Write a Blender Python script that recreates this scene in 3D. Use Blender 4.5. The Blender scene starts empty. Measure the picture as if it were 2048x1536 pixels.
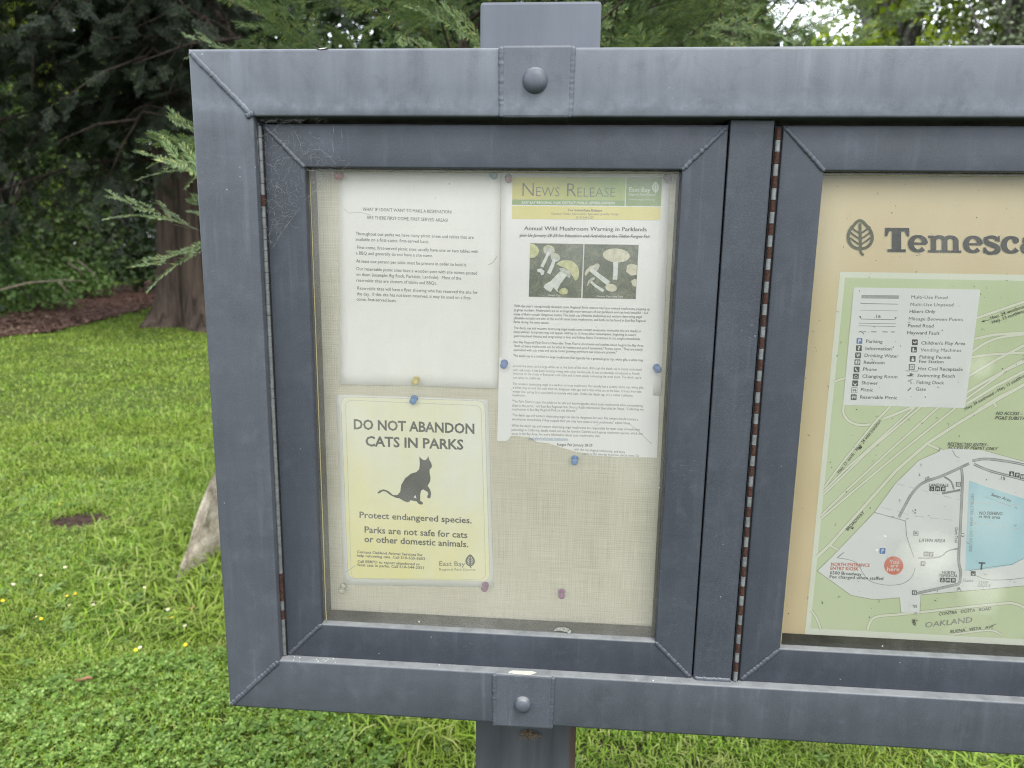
import bpy, bmesh, math, random
import numpy as np
from mathutils import Vector, Matrix, noise as mnoise

R = math.radians
rnd = random.Random(11)
rng = np.random.default_rng(7)
S = bpy.context.scene
COL = S.collection

# ------------------------------------------------------------------ camera, sky, sun, exposure
YAW, PITCH, ROLL, FPX = 0.0726, 0.1846, 0.0151, 1434.07
CAM = np.array([0.4730, -0.91, 1.5122])
TOP = 1.75                                   # top edge of the notice board above the ground
_f = np.array([-math.sin(YAW) * math.cos(PITCH), math.cos(YAW) * math.cos(PITCH), -math.sin(PITCH)])
_r0 = np.array([math.cos(YAW), math.sin(YAW), 0.0])
_u0 = np.cross(_r0, _f)
_r = math.cos(ROLL) * _r0 + math.sin(ROLL) * _u0
_u = -math.sin(ROLL) * _r0 + math.cos(ROLL) * _u0

cam_data = bpy.data.cameras.new('camera')
cam = bpy.data.objects.new('camera', cam_data)
COL.objects.link(cam)
cam.matrix_world = Matrix(((_r[0], _u[0], -_f[0], CAM[0]), (_r[1], _u[1], -_f[1], CAM[1]),
                           (_r[2], _u[2], -_f[2], CAM[2]), (0, 0, 0, 1)))
cam_data.sensor_width = 36.0
cam_data.lens = FPX / 2048 * 36
cam_data.clip_start = 0.02
cam_data.clip_end = 500
cam_data.dof.use_dof = True
cam_data.dof.focus_distance = 0.95
cam_data.dof.aperture_fstop = 6.0
S.camera = cam

SUN_EL, SUN_AZ = R(58), R(150)               # azimuth clockwise from +y
W = bpy.data.worlds.new('World')
S.world = W
W.use_nodes = True
nt = W.node_tree
bg = nt.nodes['Background']
sky = nt.nodes.new('ShaderNodeTexSky')
sky.sky_type = 'NISHITA'
sky.sun_disc = False
sky.sun_elevation = SUN_EL
sky.sun_rotation = SUN_AZ
sky.dust_density = 2.0
# an overcast layer: soft grey-white cloud over most of the sky
tc = nt.nodes.new('ShaderNodeTexCoord')
cn = nt.nodes.new('ShaderNodeTexNoise')
cn.inputs['Scale'].default_value = 2.2
cn.inputs['Detail'].default_value = 5
cr = nt.nodes.new('ShaderNodeMapRange')
cr.inputs['From Min'].default_value = 0.3
cr.inputs['From Max'].default_value = 0.6
cr.inputs['To Min'].default_value = 0.55
cr.inputs['To Max'].default_value = 0.95
mixw = nt.nodes.new('ShaderNodeMix')
mixw.data_type = 'RGBA'
mixw.inputs['B'].default_value = (9.3, 9.9, 10.6, 1)
nt.links.new(tc.outputs['Generated'], cn.inputs['Vector'])
nt.links.new(cn.outputs['Fac'], cr.inputs['Value'])
nt.links.new(cr.outputs['Result'], mixw.inputs['Factor'])
nt.links.new(sky.outputs['Color'], mixw.inputs['A'])
nt.links.new(mixw.outputs['Result'], bg.inputs['Color'])
bg.inputs['Strength'].default_value = 0.12

sun_data = bpy.data.lights.new('sun', 'SUN')
sun_data.energy = 1.3
sun_data.angle = R(20)
sun_data.color = (1.0, 0.96, 0.88)
sun = bpy.data.objects.new('sun', sun_data)
COL.objects.link(sun)
_sd = Vector((math.sin(SUN_AZ) * math.cos(SUN_EL), math.cos(SUN_AZ) * math.cos(SUN_EL), math.sin(SUN_EL)))
sun.rotation_euler = _sd.to_track_quat('Z', 'Y').to_euler()
sun.location = (0, -3, 12)

S.view_settings.view_transform = 'Standard'
S.view_settings.look = 'None'
S.view_settings.exposure = 1.7
S.view_settings.gamma = 1.0
S.render.engine = 'CYCLES'
S.cycles.max_bounces = 8
S.cycles.transparent_max_bounces = 16
S.cycles.caustics_reflective = False
S.cycles.caustics_refractive = False
S.cycles.use_denoising = True
S.cycles.denoising_input_passes = 'RGB_ALBEDO_NORMAL'
S.cycles.denoising_prefilter = 'NONE'
S.cycles.filter_width = 1.15
S.cycles.use_adaptive_sampling = False


# ------------------------------------------------------------------ helpers: positions
def rays(px):
    px = np.asarray(px, float).reshape(-1, 2)
    a = (px[:, 0] - 1024) / FPX
    b = -(px[:, 1] - 768) / FPX
    return _f[None] + a[:, None] * _r + b[:, None] * _u


def at(px, y=0.0):
    """points of the upright plane at depth y (the board lies along x)"""
    d = rays(px)
    t = (y - CAM[1]) / d[:, 1]
    return CAM + t[:, None] * d


def on_ground(px, z=0.0):
    d = rays(px)
    t = (z - CAM[2]) / d[:, 2]
    return CAM + t[:, None] * d


# ------------------------------------------------------------------ helpers: objects
def root_loc(o):
    v = Vector((0, 0, 0))
    while o is not None:
        v = v + o.location
        o = o.parent
    return v


def tag(o, label=None, cat=None, group=None, kind=None):
    if label: o['label'] = label
    if cat: o['category'] = cat
    if group: o['group'] = group
    if kind: o['kind'] = kind
    return o


def thing(name, loc, label, cat, group=None):
    o = bpy.data.objects.new(name, None)
    o.empty_display_size = 0.05
    o.location = loc
    COL.objects.link(o)
    return tag(o, label, cat, group)


def link_mesh(name, me, mats, parent=None, smooth=False):
    for m in (mats if isinstance(mats, (list, tuple)) else [mats]):
        me.materials.append(m)
    o = bpy.data.objects.new(name, me)
    COL.objects.link(o)
    if parent is not None:
        o.parent = parent
        me.transform(Matrix.Translation(-root_loc(parent)))
    if smooth and len(me.polygons):
        me.polygons.foreach_set('use_smooth', np.ones(len(me.polygons), bool))
    me.update()
    return o


def np_mesh(name, verts, faces, mats, parent=None, smooth=False, midx=None):
    """verts (n,3), faces (m,k) with k = 3 or 4"""
    verts = np.asarray(verts, np.float32)
    faces = np.asarray(faces, np.int32)
    me = bpy.data.meshes.new(name)
    k = faces.shape[1]
    me.vertices.add(len(verts))
    me.vertices.foreach_set('co', verts.ravel())
    me.loops.add(faces.size)
    me.loops.foreach_set('vertex_index', faces.ravel())
    me.polygons.add(len(faces))
    me.polygons.foreach_set('loop_start', np.arange(0, faces.size, k, dtype=np.int32))
    me.polygons.foreach_set('loop_total', np.full(len(faces), k, np.int32))
    if midx is not None:
        me.polygons.foreach_set('material_index', np.asarray(midx, np.int32))
    me.update(calc_edges=True)
    me.validate()
    return link_mesh(name, me, mats, parent, smooth)


class MB:
    """collects polygons, then becomes one mesh"""
    def __init__(s):
        s.v = []
        s.f = []
        s.m = []

    def add(s, vs, fs, mi=0):
        n = len(s.v)
        s.v += [tuple(map(float, p)) for p in vs]
        for f in fs:
            s.f.append(tuple(i + n for i in f))
            s.m.append(mi)

    def ngon(s, pts, mi=0):
        s.add(pts, [tuple(range(len(pts)))], mi)

    def box(s, x0, x1, y0, y1, z0, z1, c=0.0, mi=0):
        bm = bmesh.new()
        bmesh.ops.create_cube(bm, size=1)
        for v in bm.verts:
            v.co = Vector((x0 + (v.co.x + .5) * (x1 - x0), y0 + (v.co.y + .5) * (y1 - y0), z0 + (v.co.z + .5) * (z1 - z0)))
        if c:
            bmesh.ops.bevel(bm, geom=bm.edges[:], offset=c, segments=2, affect='EDGES', profile=0.5)
        bm.verts.index_update()
        s.add([v.co for v in bm.verts], [[v.index for v in f.verts] for f in bm.faces], mi)
        bm.free()

    def rings(s, rings, cap=True, mi=0):
        n = len(rings[0])
        vs = [p for r in rings for p in r]
        fs = []
        for i in range(len(rings) - 1):
            for j in range(n):
                a = i * n + j
                b = i * n + (j + 1) % n
                fs.append((a, b, b + n, a + n))
        if cap:
            fs.append(tuple(reversed(range(n))))
            fs.append(tuple(range((len(rings) - 1) * n, len(rings) * n)))
        s.add(vs, fs, mi)

    def tube(s, pts, rad, n=6, mi=0, cap=True):
        """rad: number or list"""
        pts = [Vector(p) for p in pts]
        if not isinstance(rad, (list, tuple)):
            rad = [rad] * len(pts)
        rg = []
        ref = None
        for i, p in enumerate(pts):
            d = (pts[min(i + 1, len(pts) - 1)] - pts[max(i - 1, 0)])
            if d.length < 1e-9: d = Vector((0, 0, 1))
            d.normalize()
            if ref is None:
                ref = Vector((0, 0, 1)) if abs(d.z) < .9 else Vector((1, 0, 0))
            a = (ref - d * ref.dot(d)).normalized()
            ref = a
            b = d.cross(a)
            rg.append([p + (a * math.cos(2 * math.pi * k / n) + b * math.sin(2 * math.pi * k / n)) * rad[i] for k in range(n)])
        s.rings(rg, cap, mi)

    def lathe(s, c, axis, prof, n=20, mi=0):
        """prof: (radius, height along the axis)"""
        ax = Vector(axis).normalized()
        ref = Vector((0, 0, 1)) if abs(ax.z) < .9 else Vector((1, 0, 0))
        a = (ref - ax * ref.dot(ax)).normalized()
        b = ax.cross(a)
        c = Vector(c)
        rg = [[c + ax * h + (a * math.cos(2 * math.pi * k / n) + b * math.sin(2 * math.pi * k / n)) * max(r, 1e-5) for k in range(n)] for r, h in prof]
        s.rings(rg, True, mi)

    def build(s, name, mats, parent=None, smooth=False):
        me = bpy.data.meshes.new(name)
        me.from_pydata(s.v, [], s.f)
        me.polygons.foreach_set('material_index', np.array(s.m, np.int32))
        bm = bmesh.new()
        bm.from_mesh(me)
        bm.to_mesh(me)
        bm.free()
        return link_mesh(name, me, mats, parent, smooth)


# ------------------------------------------------------------------ helpers: materials
def mat(name, rough=0.6, spec=0.3, metal=0.0):
    m = bpy.data.materials.new(name)
    m.use_nodes = True
    p = m.node_tree.nodes['Principled BSDF']
    p.inputs['Roughness'].default_value = rough
    p.inputs['Specular IOR Level'].default_value = spec
    p.inputs['Metallic'].default_value = metal
    return m, m.node_tree, p


def N(nt, typ, **kw):
    n = nt.nodes.new(typ)
    for k, v in kw.items():
        if k.startswith('i_'):
            n.inputs[k[2:].replace('_', ' ')].default_value = v
        else:
            setattr(n, k, v)
    return n


def coords(nt, scale=(1, 1, 1), kind='Object'):
    tc = N(nt, 'ShaderNodeTexCoord')
    mp = N(nt, 'ShaderNodeMapping')
    mp.inputs['Scale'].default_value = scale
    nt.links.new(tc.outputs[kind], mp.inputs['Vector'])
    return mp.outputs['Vector']


def noise(nt, vec, scale, detail=4, rough=0.55, dist=0.0):
    n = N(nt, 'ShaderNodeTexNoise')
    n.inputs['Scale'].default_value = scale
    n.inputs['Detail'].default_value = detail
    n.inputs['Roughness'].default_value = rough
    n.inputs['Distortion'].default_value = dist
    nt.links.new(vec, n.inputs['Vector'])
    return n.outputs['Fac']


def ramp(nt, fac, stops, interp='LINEAR'):
    r = N(nt, 'ShaderNodeValToRGB')
    r.color_ramp.interpolation = interp
    el = r.color_ramp.elements
    while len(el) < len(stops): el.new(0.5)
    for e, (p, c) in zip(el, stops):
        e.position = p
        e.color = (*c, 1) if len(c) == 3 else c
    nt.links.new(fac, r.inputs['Fac'])
    return r.outputs['Color']


def rng_map(nt, v, a, b, c=0.0, d=1.0):
    m = N(nt, 'ShaderNodeMapRange')
    m.inputs['From Min'].default_value = a
    m.inputs['From Max'].default_value = b
    m.inputs['To Min'].default_value = c
    m.inputs['To Max'].default_value = d
    nt.links.new(v, m.inputs['Value'])
    return m.outputs['Result']


def math_n(nt, op, a, b):
    m = N(nt, 'ShaderNodeMath', operation=op)
    for i, x in enumerate((a, b)):
        if isinstance(x, (int, float)): m.inputs[i].default_value = x
        else: nt.links.new(x, m.inputs[i])
    return m.outputs[0]


def mixc(nt, f, a, b, mode='MIX'):
    m = N(nt, 'ShaderNodeMix', data_type='RGBA', blend_type=mode)
    for key, x in (('Factor', f), ('A', a), ('B', b)):
        if isinstance(x, (int, float)): m.inputs[key].default_value = x
        elif isinstance(x, tuple): m.inputs[key].default_value = (*x, 1)
        else: nt.links.new(x, m.inputs[key])
    return m.outputs['Result']


def bump(nt, p, h, strength=0.3, dist=0.01):
    b = N(nt, 'ShaderNodeBump')
    b.inputs['Strength'].default_value = strength
    b.inputs['Distance'].default_value = dist
    nt.links.new(h, b.inputs['Height'])
    nt.links.new(b.outputs['Normal'], p.inputs['Normal'])


def setc(nt, p, c):
    if isinstance(c, tuple): p.inputs['Base Color'].default_value = (*c, 1)
    else: nt.links.new(c, p.inputs['Base Color'])


def plain(name, c, rough=0.6, spec=0.3, var=0.12, scale=60):
    m, t, p = mat(name, rough, spec)
    v = coords(t)
    n = noise(t, v, scale, 5)
    lo = tuple(x * (1 - var) for x in c)
    hi = tuple(min(1, x * (1 + var)) for x in c)
    setc(t, p, ramp(t, n, [(0.3, lo), (0.7, hi)]))
    return m


def paint(name, chalk=1.0, base=(0.050, 0.055, 0.065), dark=0.72):
    """weathered satin grey-blue paint: streaks, chalky bloom, scuffs, orange-peel"""
    m, t, p = mat(name, 0.42, 0.28)
    v = coords(t)
    vs = coords(t, (26, 26, 2.2))
    vb = coords(t, (2.2, 8, 26))
    big = noise(t, v, 5, 5, 0.6)
    streak = noise(t, vs, 1.0, 6, 0.65, 0.4)
    brush = noise(t, vb, 1.0, 5, 0.6, 0.5)
    col = ramp(t, big, [(0.3, tuple(c * dark for c in base)), (0.7, base)])
    hi = tuple(min(1, c * 2.0 + 0.012) for c in base)
    ch = math_n(t, 'MULTIPLY', rng_map(t, streak, 0.42, 0.78), rng_map(t, noise(t, v, 9, 4), 0.35, 0.7))
    sx = N(t, 'ShaderNodeSeparateXYZ')
    t.links.new(v, sx.inputs[0])
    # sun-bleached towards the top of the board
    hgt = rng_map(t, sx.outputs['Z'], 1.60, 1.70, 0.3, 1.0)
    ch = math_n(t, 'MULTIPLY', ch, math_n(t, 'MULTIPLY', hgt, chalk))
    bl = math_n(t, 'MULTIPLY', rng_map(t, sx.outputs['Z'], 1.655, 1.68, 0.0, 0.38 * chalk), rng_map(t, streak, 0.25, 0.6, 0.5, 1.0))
    col = mixc(t, ch, col, hi)
    col = mixc(t, bl, col, hi)
    col = mixc(t, rng_map(t, brush, 0.55, 0.8, 0, 0.35), col, tuple(c * 1.35 for c in base))
    # dark smudges and pale specks
    col = mixc(t, rng_map(t, noise(t, v, 14, 3, 0.5), 0.66, 0.78, 0, 0.5), col, tuple(c * 0.55 for c in base))
    vo = N(t, 'ShaderNodeTexVoronoi')
    vo.inputs['Scale'].default_value = 75
    t.links.new(v, vo.inputs['Vector'])
    spk = rng_map(t, vo.outputs['Distance'], 0.05, 0.08, 1.0, 0.0)
    spk = math_n(t, 'MULTIPLY', spk, rng_map(t, noise(t, v, 11, 2), 0.58, 0.64, 0, 0.75))
    col = mixc(t, spk, col, (0.28, 0.29, 0.29))
    # fine scratches
    vsc = coords(t, (8, 8, 60))
    sc = rng_map(t, noise(t, vsc, 2.5, 2, 0.5, 2.5), 0.498, 0.502, 0.0, 1.0)
    sc2 = rng_map(t, noise(t, vsc, 2.5, 2, 0.5, 2.5), 0.502, 0.506, 1.0, 0.0)
    sc = math_n(t, 'MULTIPLY', math_n(t, 'MULTIPLY', sc, sc2), rng_map(t, noise(t, v, 6, 2), 0.55, 0.65, 0, 0.5))
    col = mixc(t, sc, col, (0.17, 0.18, 0.2))
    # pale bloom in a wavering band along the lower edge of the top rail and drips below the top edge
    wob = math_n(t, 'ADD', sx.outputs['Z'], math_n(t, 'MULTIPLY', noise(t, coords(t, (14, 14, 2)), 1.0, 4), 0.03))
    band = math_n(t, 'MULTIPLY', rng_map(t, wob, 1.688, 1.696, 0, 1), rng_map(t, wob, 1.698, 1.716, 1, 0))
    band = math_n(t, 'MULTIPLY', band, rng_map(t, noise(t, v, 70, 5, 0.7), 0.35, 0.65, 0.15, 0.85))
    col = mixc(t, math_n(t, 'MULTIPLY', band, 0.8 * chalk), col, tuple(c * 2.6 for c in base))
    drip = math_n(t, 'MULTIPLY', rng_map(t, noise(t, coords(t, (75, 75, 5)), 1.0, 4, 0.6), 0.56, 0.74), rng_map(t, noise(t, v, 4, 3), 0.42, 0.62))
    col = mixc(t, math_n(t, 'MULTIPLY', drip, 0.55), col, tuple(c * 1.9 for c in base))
    # blotches left by rain and hands
    bt_n = noise(t, v, 22, 6, 0.68, 0.6)
    col = mixc(t, rng_map(t, bt_n, 0.50, 0.66, 0, 0.4), col, tuple(c * 0.68 for c in base))
    col = mixc(t, rng_map(t, noise(t, coords(t, (30, 30, 30)), 1.0, 6, 0.7, 0.3), 0.52, 0.70, 0, 0.28), col, tuple(c * 1.7 for c in base))
    col = mixc(t, rng_map(t, noise(t, v, 620, 3, 0.7), 0.50, 0.72, 0, 0.5), col, tuple(c * 1.8 for c in base))
    # upward faces paler: sky light on the ledges painted into the colour
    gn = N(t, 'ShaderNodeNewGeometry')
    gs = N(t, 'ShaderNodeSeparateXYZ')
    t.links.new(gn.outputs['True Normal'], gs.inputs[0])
    skylit = math_n(t, 'MULTIPLY', rng_map(t, gs.outputs['Z'], 0.6, 0.9), rng_map(t, noise(t, v, 45, 4, 0.6), 0.25, 0.6, 0.45, 0.95))
    col = mixc(t, skylit, col, (0.15, 0.155, 0.155))
    setc(t, p, col)
    t.links.new(rng_map(t, streak, 0.3, 0.7, 0.36, 0.58), p.inputs['Roughness'])
    h = math_n(t, 'ADD', noise(t, v, 420, 3, 0.6), math_n(t, 'MULTIPLY', noise(t, v, 60, 3), 0.5))
    bump(t, p, h, 0.16, 0.0012)
    return m


def leaf_mat(name, cols, rough=0.5, trans=0.25, spec=0.25, patch=None):
    """cols: list of colours picked per leaf"""
    m, t, p = mat(name, rough, spec)
    g = N(t, 'ShaderNodeNewGeometry')
    st = [(i / max(1, len(cols) - 1), c) for i, c in enumerate(cols)]
    col = ramp(t, g.outputs['Random Per Island'], st)
    if patch:
        sc, c2, amt = patch
        n = noise(t, coords(t), sc, 3)
        col = mixc(t, rng_map(t, n, 0.4, 0.62, 0, amt), col, c2)
        if name == 'grass_blade':
            col = mixc(t, rng_map(t, noise(t, coords(t, (1, 1.6, 1)), 2.6, 4, .65), 0.52, 0.66, 0, 0.6), col, (0.06, 0.095, 0.016))
            col = mixc(t, rng_map(t, noise(t, coords(t), 5.5, 3), 0.58, 0.7, 0, 0.6), col, (0.22, 0.24, 0.07))
    setc(t, p, col)
    tr = N(t, 'ShaderNodeBsdfTranslucent')
    t.links.new(col, tr.inputs['Color'])
    mx = N(t, 'ShaderNodeMixShader')
    mx.inputs[0].default_value = trans
    t.links.new(p.outputs[0], mx.inputs[1])
    t.links.new(tr.outputs[0], mx.inputs[2])
    t.links.new(mx.outputs[0], t.nodes['Material Output'].inputs['Surface'])
    return m


def bark_mat(name, a, b, sc=(14, 14, 1.3)):
    m, t, p = mat(name, 0.9, 0.1)
    v = coords(t, sc)
    n = noise(t, v, 1.0, 7, 0.65, 0.6)
    col = ramp(t, n, [(0.3, a), (0.62, b)])
    setc(t, p, col)
    bump(t, p, n, 0.9, 0.06)
    return m


M = {}
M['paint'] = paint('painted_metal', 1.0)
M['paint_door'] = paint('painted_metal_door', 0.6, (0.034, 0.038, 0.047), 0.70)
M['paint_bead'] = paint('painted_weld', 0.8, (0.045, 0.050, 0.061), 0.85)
M['bare'] = plain('bare_primer', (0.36, 0.345, 0.30), 0.7, 0.2, 0.25, 900)
M['gasket'] = plain('dark_gasket', (0.030, 0.028, 0.018), 0.8, 0.1, 0.5, 40)
M['seal'] = plain('yellowed_seal', (0.26, 0.23, 0.12), 0.6)
M['pinmetal'] = plain('hinge_steel', (0.085, 0.09, 0.09), 0.45, 0.5, 0.3, 150)
M['pinpale'] = plain('hinge_pale', (0.095, 0.10, 0.098), 0.5, 0.5, 0.3, 150)
M['rust'] = plain('hinge_rust', (0.038, 0.019, 0.014), 0.9, 0.1, 0.6, 500)
M['tape'] = plain('old_tape', (0.16, 0.16, 0.14), 0.5, 0.3, 0.7, 300)
M['black'] = plain('dark_void', (0.012, 0.012, 0.013), 0.9, 0.1)


def lower_post():
    m, t, p = mat('worn_post', 0.75, 0.2)
    v = coords(t)
    vs = coords(t, (30, 30, 2))
    n = noise(t, vs, 1.0, 6, 0.6, 0.5)
    col = ramp(t, n, [(0.3, (0.026, 0.028, 0.031)), (0.7, (0.052, 0.055, 0.06))])
    sx = N(t, 'ShaderNodeSeparateXYZ')
    t.links.new(v, sx.inputs[0])
    # paint worn to brown wood along the right arris
    w = math_n(t, 'ADD', rng_map(t, sx.outputs['X'], 0.05, 0.075, 0, 0.55), math_n(t, 'MULTIPLY', noise(t, vs, 1.4, 4), 0.6))
    w = math_n(t, 'MULTIPLY', rng_map(t, w, 0.55, 0.75), rng_map(t, sx.outputs['Z'], 1.1, 1.3, 1, 0))
    col = mixc(t, w, col, (0.045, 0.029, 0.021))
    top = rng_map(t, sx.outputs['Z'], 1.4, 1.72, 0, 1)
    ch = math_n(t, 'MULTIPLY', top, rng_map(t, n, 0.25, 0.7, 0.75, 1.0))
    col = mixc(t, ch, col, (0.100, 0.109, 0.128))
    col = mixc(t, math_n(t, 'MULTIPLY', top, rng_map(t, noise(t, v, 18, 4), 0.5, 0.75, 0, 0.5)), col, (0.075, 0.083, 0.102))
    setc(t, p, col)
    bump(t, p, n, 0.25, 0.004)
    return m


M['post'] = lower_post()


def fabric():
    m, t, p = mat('woven_fabric', 0.95, 0.05)
    v = coords(t)
    a = noise(t, coords(t, (1, 1, 55)), 16, 3, 0.7)
    b = noise(t, coords(t, (55, 1, 1)), 16, 3, 0.7)
    wv = N(t, 'ShaderNodeTexWave', wave_type='BANDS', bands_direction='X')
    wv.inputs['Scale'].default_value = 95
    wv.inputs['Distortion'].default_value = 1.2
    t.links.new(v, wv.inputs['Vector'])
    wz = N(t, 'ShaderNodeTexWave', wave_type='BANDS', bands_direction='Z')
    wz.inputs['Scale'].default_value = 95
    wz.inputs['Distortion'].default_value = 1.2
    t.links.new(v, wz.inputs['Vector'])
    thr = math_n(t, 'MULTIPLY', wv.outputs['Fac'], wz.outputs['Fac'])
    s = math_n(t, 'MULTIPLY', math_n(t, 'ADD', a, b), 0.5)
    col = ramp(t, s, [(0.36, (0.46, 0.41, 0.30)), (0.64, (0.68, 0.63, 0.49))])
    col = mixc(t, math_n(t, 'MULTIPLY', thr, 0.35), col, (0.76, 0.72, 0.58))
    setc(t, p, col)
    bump(t, p, math_n(t, 'ADD', thr, s), 0.3, 0.0006)
    return m


M['fabric'] = fabric()


def paper(name, c=(0.80, 0.80, 0.75), stain=None, rough=0.7):
    m, t, p = mat(name, rough, 0.15)
    v = coords(t)
    n = noise(t, v, 9, 5, 0.6)
    f = noise(t, v, 350, 4, 0.7)
    col = ramp(t, n, [(0.3, tuple(x * 0.95 for x in c)), (0.7, c)])
    col = mixc(t, rng_map(t, f, 0.4, 0.7, 0, 0.10), col, tuple(x * 0.8 for x in c))
    if stain:
        sc, c2, amt, lo, hi = stain
        vs = coords(t, (1, 1, 0.6))
        col = mixc(t, rng_map(t, noise(t, vs, sc, 4, 0.55, 0.3), lo, hi, 0, amt), col, c2)
    setc(t, p, col)
    return m


M['paper'] = paper('notice_paper', (0.88, 0.845, 0.785))
M['paper2'] = paper('flyer_paper', (0.87, 0.845, 0.80))
M['laminate'] = paper('laminate_margin', (0.86, 0.84, 0.76), None, 0.4)
M['ink'] = plain('printed_ink', (0.060, 0.060, 0.058), 0.8, 0.1)
M['ink_grey'] = plain('faded_ink', (0.07, 0.07, 0.068), 0.8, 0.1, 0.3)
M['ink_pale'] = plain('pale_ink', (0.42, 0.42, 0.40), 0.8, 0.1)
M['ink_white'] = plain('white_print', (0.72, 0.74, 0.66), 0.8, 0.1)
M['ink_blue'] = plain('blue_ink', (0.09, 0.19, 0.38), 0.8, 0.1)
M['ink_red'] = plain('red_ink', (0.60, 0.16, 0.11), 0.8, 0.1)
M['crease'] = plain('paper_crease', (0.42, 0.42, 0.38), 0.8, 0.1)


# ------------------------------------------------------------------ ground, path
def ground_h(x, y):
    return 0.022 * np.sin(x * 1.7 + 0.6 * y) * np.cos(y * 1.3 - 0.4 * x) + 0.012 * np.sin(x * 4.1 + 1.0) * np.sin(y * 3.7)


def soil():
    m, t, p = mat('lawn_soil', 0.95, 0.05)
    v = coords(t)
    n = noise(t, v, 1.1, 5)
    f = noise(t, v, 30, 5, 0.7)
    col = ramp(t, n, [(0.35, (0.035, 0.060, 0.012)), (0.65, (0.060, 0.085, 0.020))])
    col = mixc(t, rng_map(t, f, 0.45, 0.65), col, (0.030, 0.030, 0.014))
    for (cx, cy), rad in [(tuple(on_ground([(165, 1049)])[0][:2]), 0.15), (tuple(on_ground([(1225, 1510)])[0][:2]), 0.05)]:
        vd = N(t, 'ShaderNodeVectorMath', operation='DISTANCE')
        t.links.new(coords(t, (0.62, 1, 0)), vd.inputs[0])
        vd.inputs[1].default_value = (cx * 0.62, cy, 0)
        dd = math_n(t, 'ADD', vd.outputs['Value'], math_n(t, 'MULTIPLY', noise(t, v, 14, 4), 0.12))
        col = mixc(t, rng_map(t, dd, rad + .02, rad + .10, 1, 0), col, ramp(t, f, [(0.35, (0.016, 0.010, 0.008)), (0.65, (0.065, 0.045, 0.035))]))
    setc(t, p, col)
    bump(t, p, f, 0.8, 0.03)
    return m


M['soil'] = soil()


def grid_xy(xs, ys, hf):
    X, Y = np.meshgrid(xs, ys)
    Z = hf(X, Y)
    V = np.stack([X, Y, Z], -1).reshape(-1, 3)
    nx, ny = len(xs), len(ys)
    i = np.arange(nx * ny).reshape(ny, nx)
    F = np.stack([i[:-1, :-1], i[:-1, 1:], i[1:, 1:], i[1:, :-1]], -1).reshape(-1, 4)
    return V, F


gx = np.concatenate([[-220, -120, -60, -35], np.arange(-25, 14.01, 0.25), [25, 60, 120, 220]])
gy = np.concatenate([[-60, -25, -8], np.arange(-4, 34.01, 0.25), [50, 90, 160, 260]])


def gh(X, Y):
    w = np.clip((34 - np.abs(Y)) / 10, 0, 1) * np.clip((27 - np.abs(X)) / 6, 0, 1)
    return ground_h(X, Y) * w


V, F = grid_xy(gx, gy, gh)
tag(np_mesh('ground', V, F, M['soil'], None, True), kind='structure')


def mulch():
    m, t, p = mat('bark_mulch', 0.95, 0.08)
    v = coords(t)
    vo = N(t, 'ShaderNodeTexVoronoi')
    vo.inputs['Scale'].default_value = 16
    t.links.new(coords(t, (1, 2.2, 1)), vo.inputs['Vector'])
    col = ramp(t, vo.outputs['Color'], [(0.2, (0.055, 0.029, 0.022)), (0.55, (0.115, 0.062, 0.048)), (0.9, (0.21, 0.125, 0.10))])
    col = mixc(t, rng_map(t, noise(t, v, 2.0, 4), 0.4, 0.65, 0, 0.5), col, (0.045, 0.026, 0.02))
    setc(t, p, col)
    bump(t, p, vo.outputs['Distance'], 0.9, 0.05)
    return m


M['mulch'] = mulch()
near = on_ground([(-420, 760), (-200, 722), (0, 683), (100, 667), (200, 645), (270, 625), (310, 608)])
far = on_ground([(-420, 718), (-200, 676), (0, 636), (60, 617), (100, 601), (200, 578), (305, 561)])
# beyond the redwood the path carries on behind it
near = np.vstack([near, [[-9.0, 20.5, 0], [-6.5, 25, 0], [-2, 29, 0]]])
far = np.vstack([far, [[-12.5, 30, 0], [-8.0, 34, 0], [-2, 37, 0]]])
pv = []
for a, b in zip(near, far):
    for k in range(7):
        q = a + (b - a) * k / 6
        wob = 0.12 * math.sin(q[0] * 3.1 + k) if k in (0, 6) else 0
        pv.append((q[0] + wob, q[1] + wob, 0.0))
# resample along the length
pv = np.array(pv).reshape(-1, 7, 3)
fine = []
for i in range(len(pv) - 1):
    for s_ in np.linspace(0, 1, 12, endpoint=False):
        fine.append(pv[i] + (pv[i + 1] - pv[i]) * s_)
fine.append(pv[-1])
fine = np.array(fine)
fine[:, 0, :2] += 0.10 * np.sin(np.arange(len(fine)) * 1.9)[:, None] * np.array([0.3, 1])
fine[:, :, 2] = gh(fine[:, :, 0], fine[:, :, 1]) + 0.035
n7 = len(fine)
idx = np.arange(n7 * 7).reshape(n7, 7)
F = np.stack([idx[:-1, :-1], idx[1:, :-1], idx[1:, 1:], idx[:-1, 1:]], -1).reshape(-1, 4)
tag(np_mesh('path', fine.reshape(-1, 3), F, M['mulch'], None, True), kind='structure')
PATH_NEAR = fine[:, 0, :2]
PATH_FAR = fine[:, -1, :2]


def in_path(x, y):
    """inside the path polygon (vectorised even-odd test)"""
    poly = np.vstack([PATH_NEAR, PATH_FAR[::-1]])
    c = np.zeros(len(x), bool)
    j = len(poly) - 1
    for i in range(len(poly)):
        xi, yi = poly[i]
        xj, yj = poly[j]
        cond = ((yi > y) != (yj > y)) & (x < (xj - xi) * (y - yi) / (yj - yi + 1e-12) + xi)
        c ^= cond
        j = i
    return c


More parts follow.
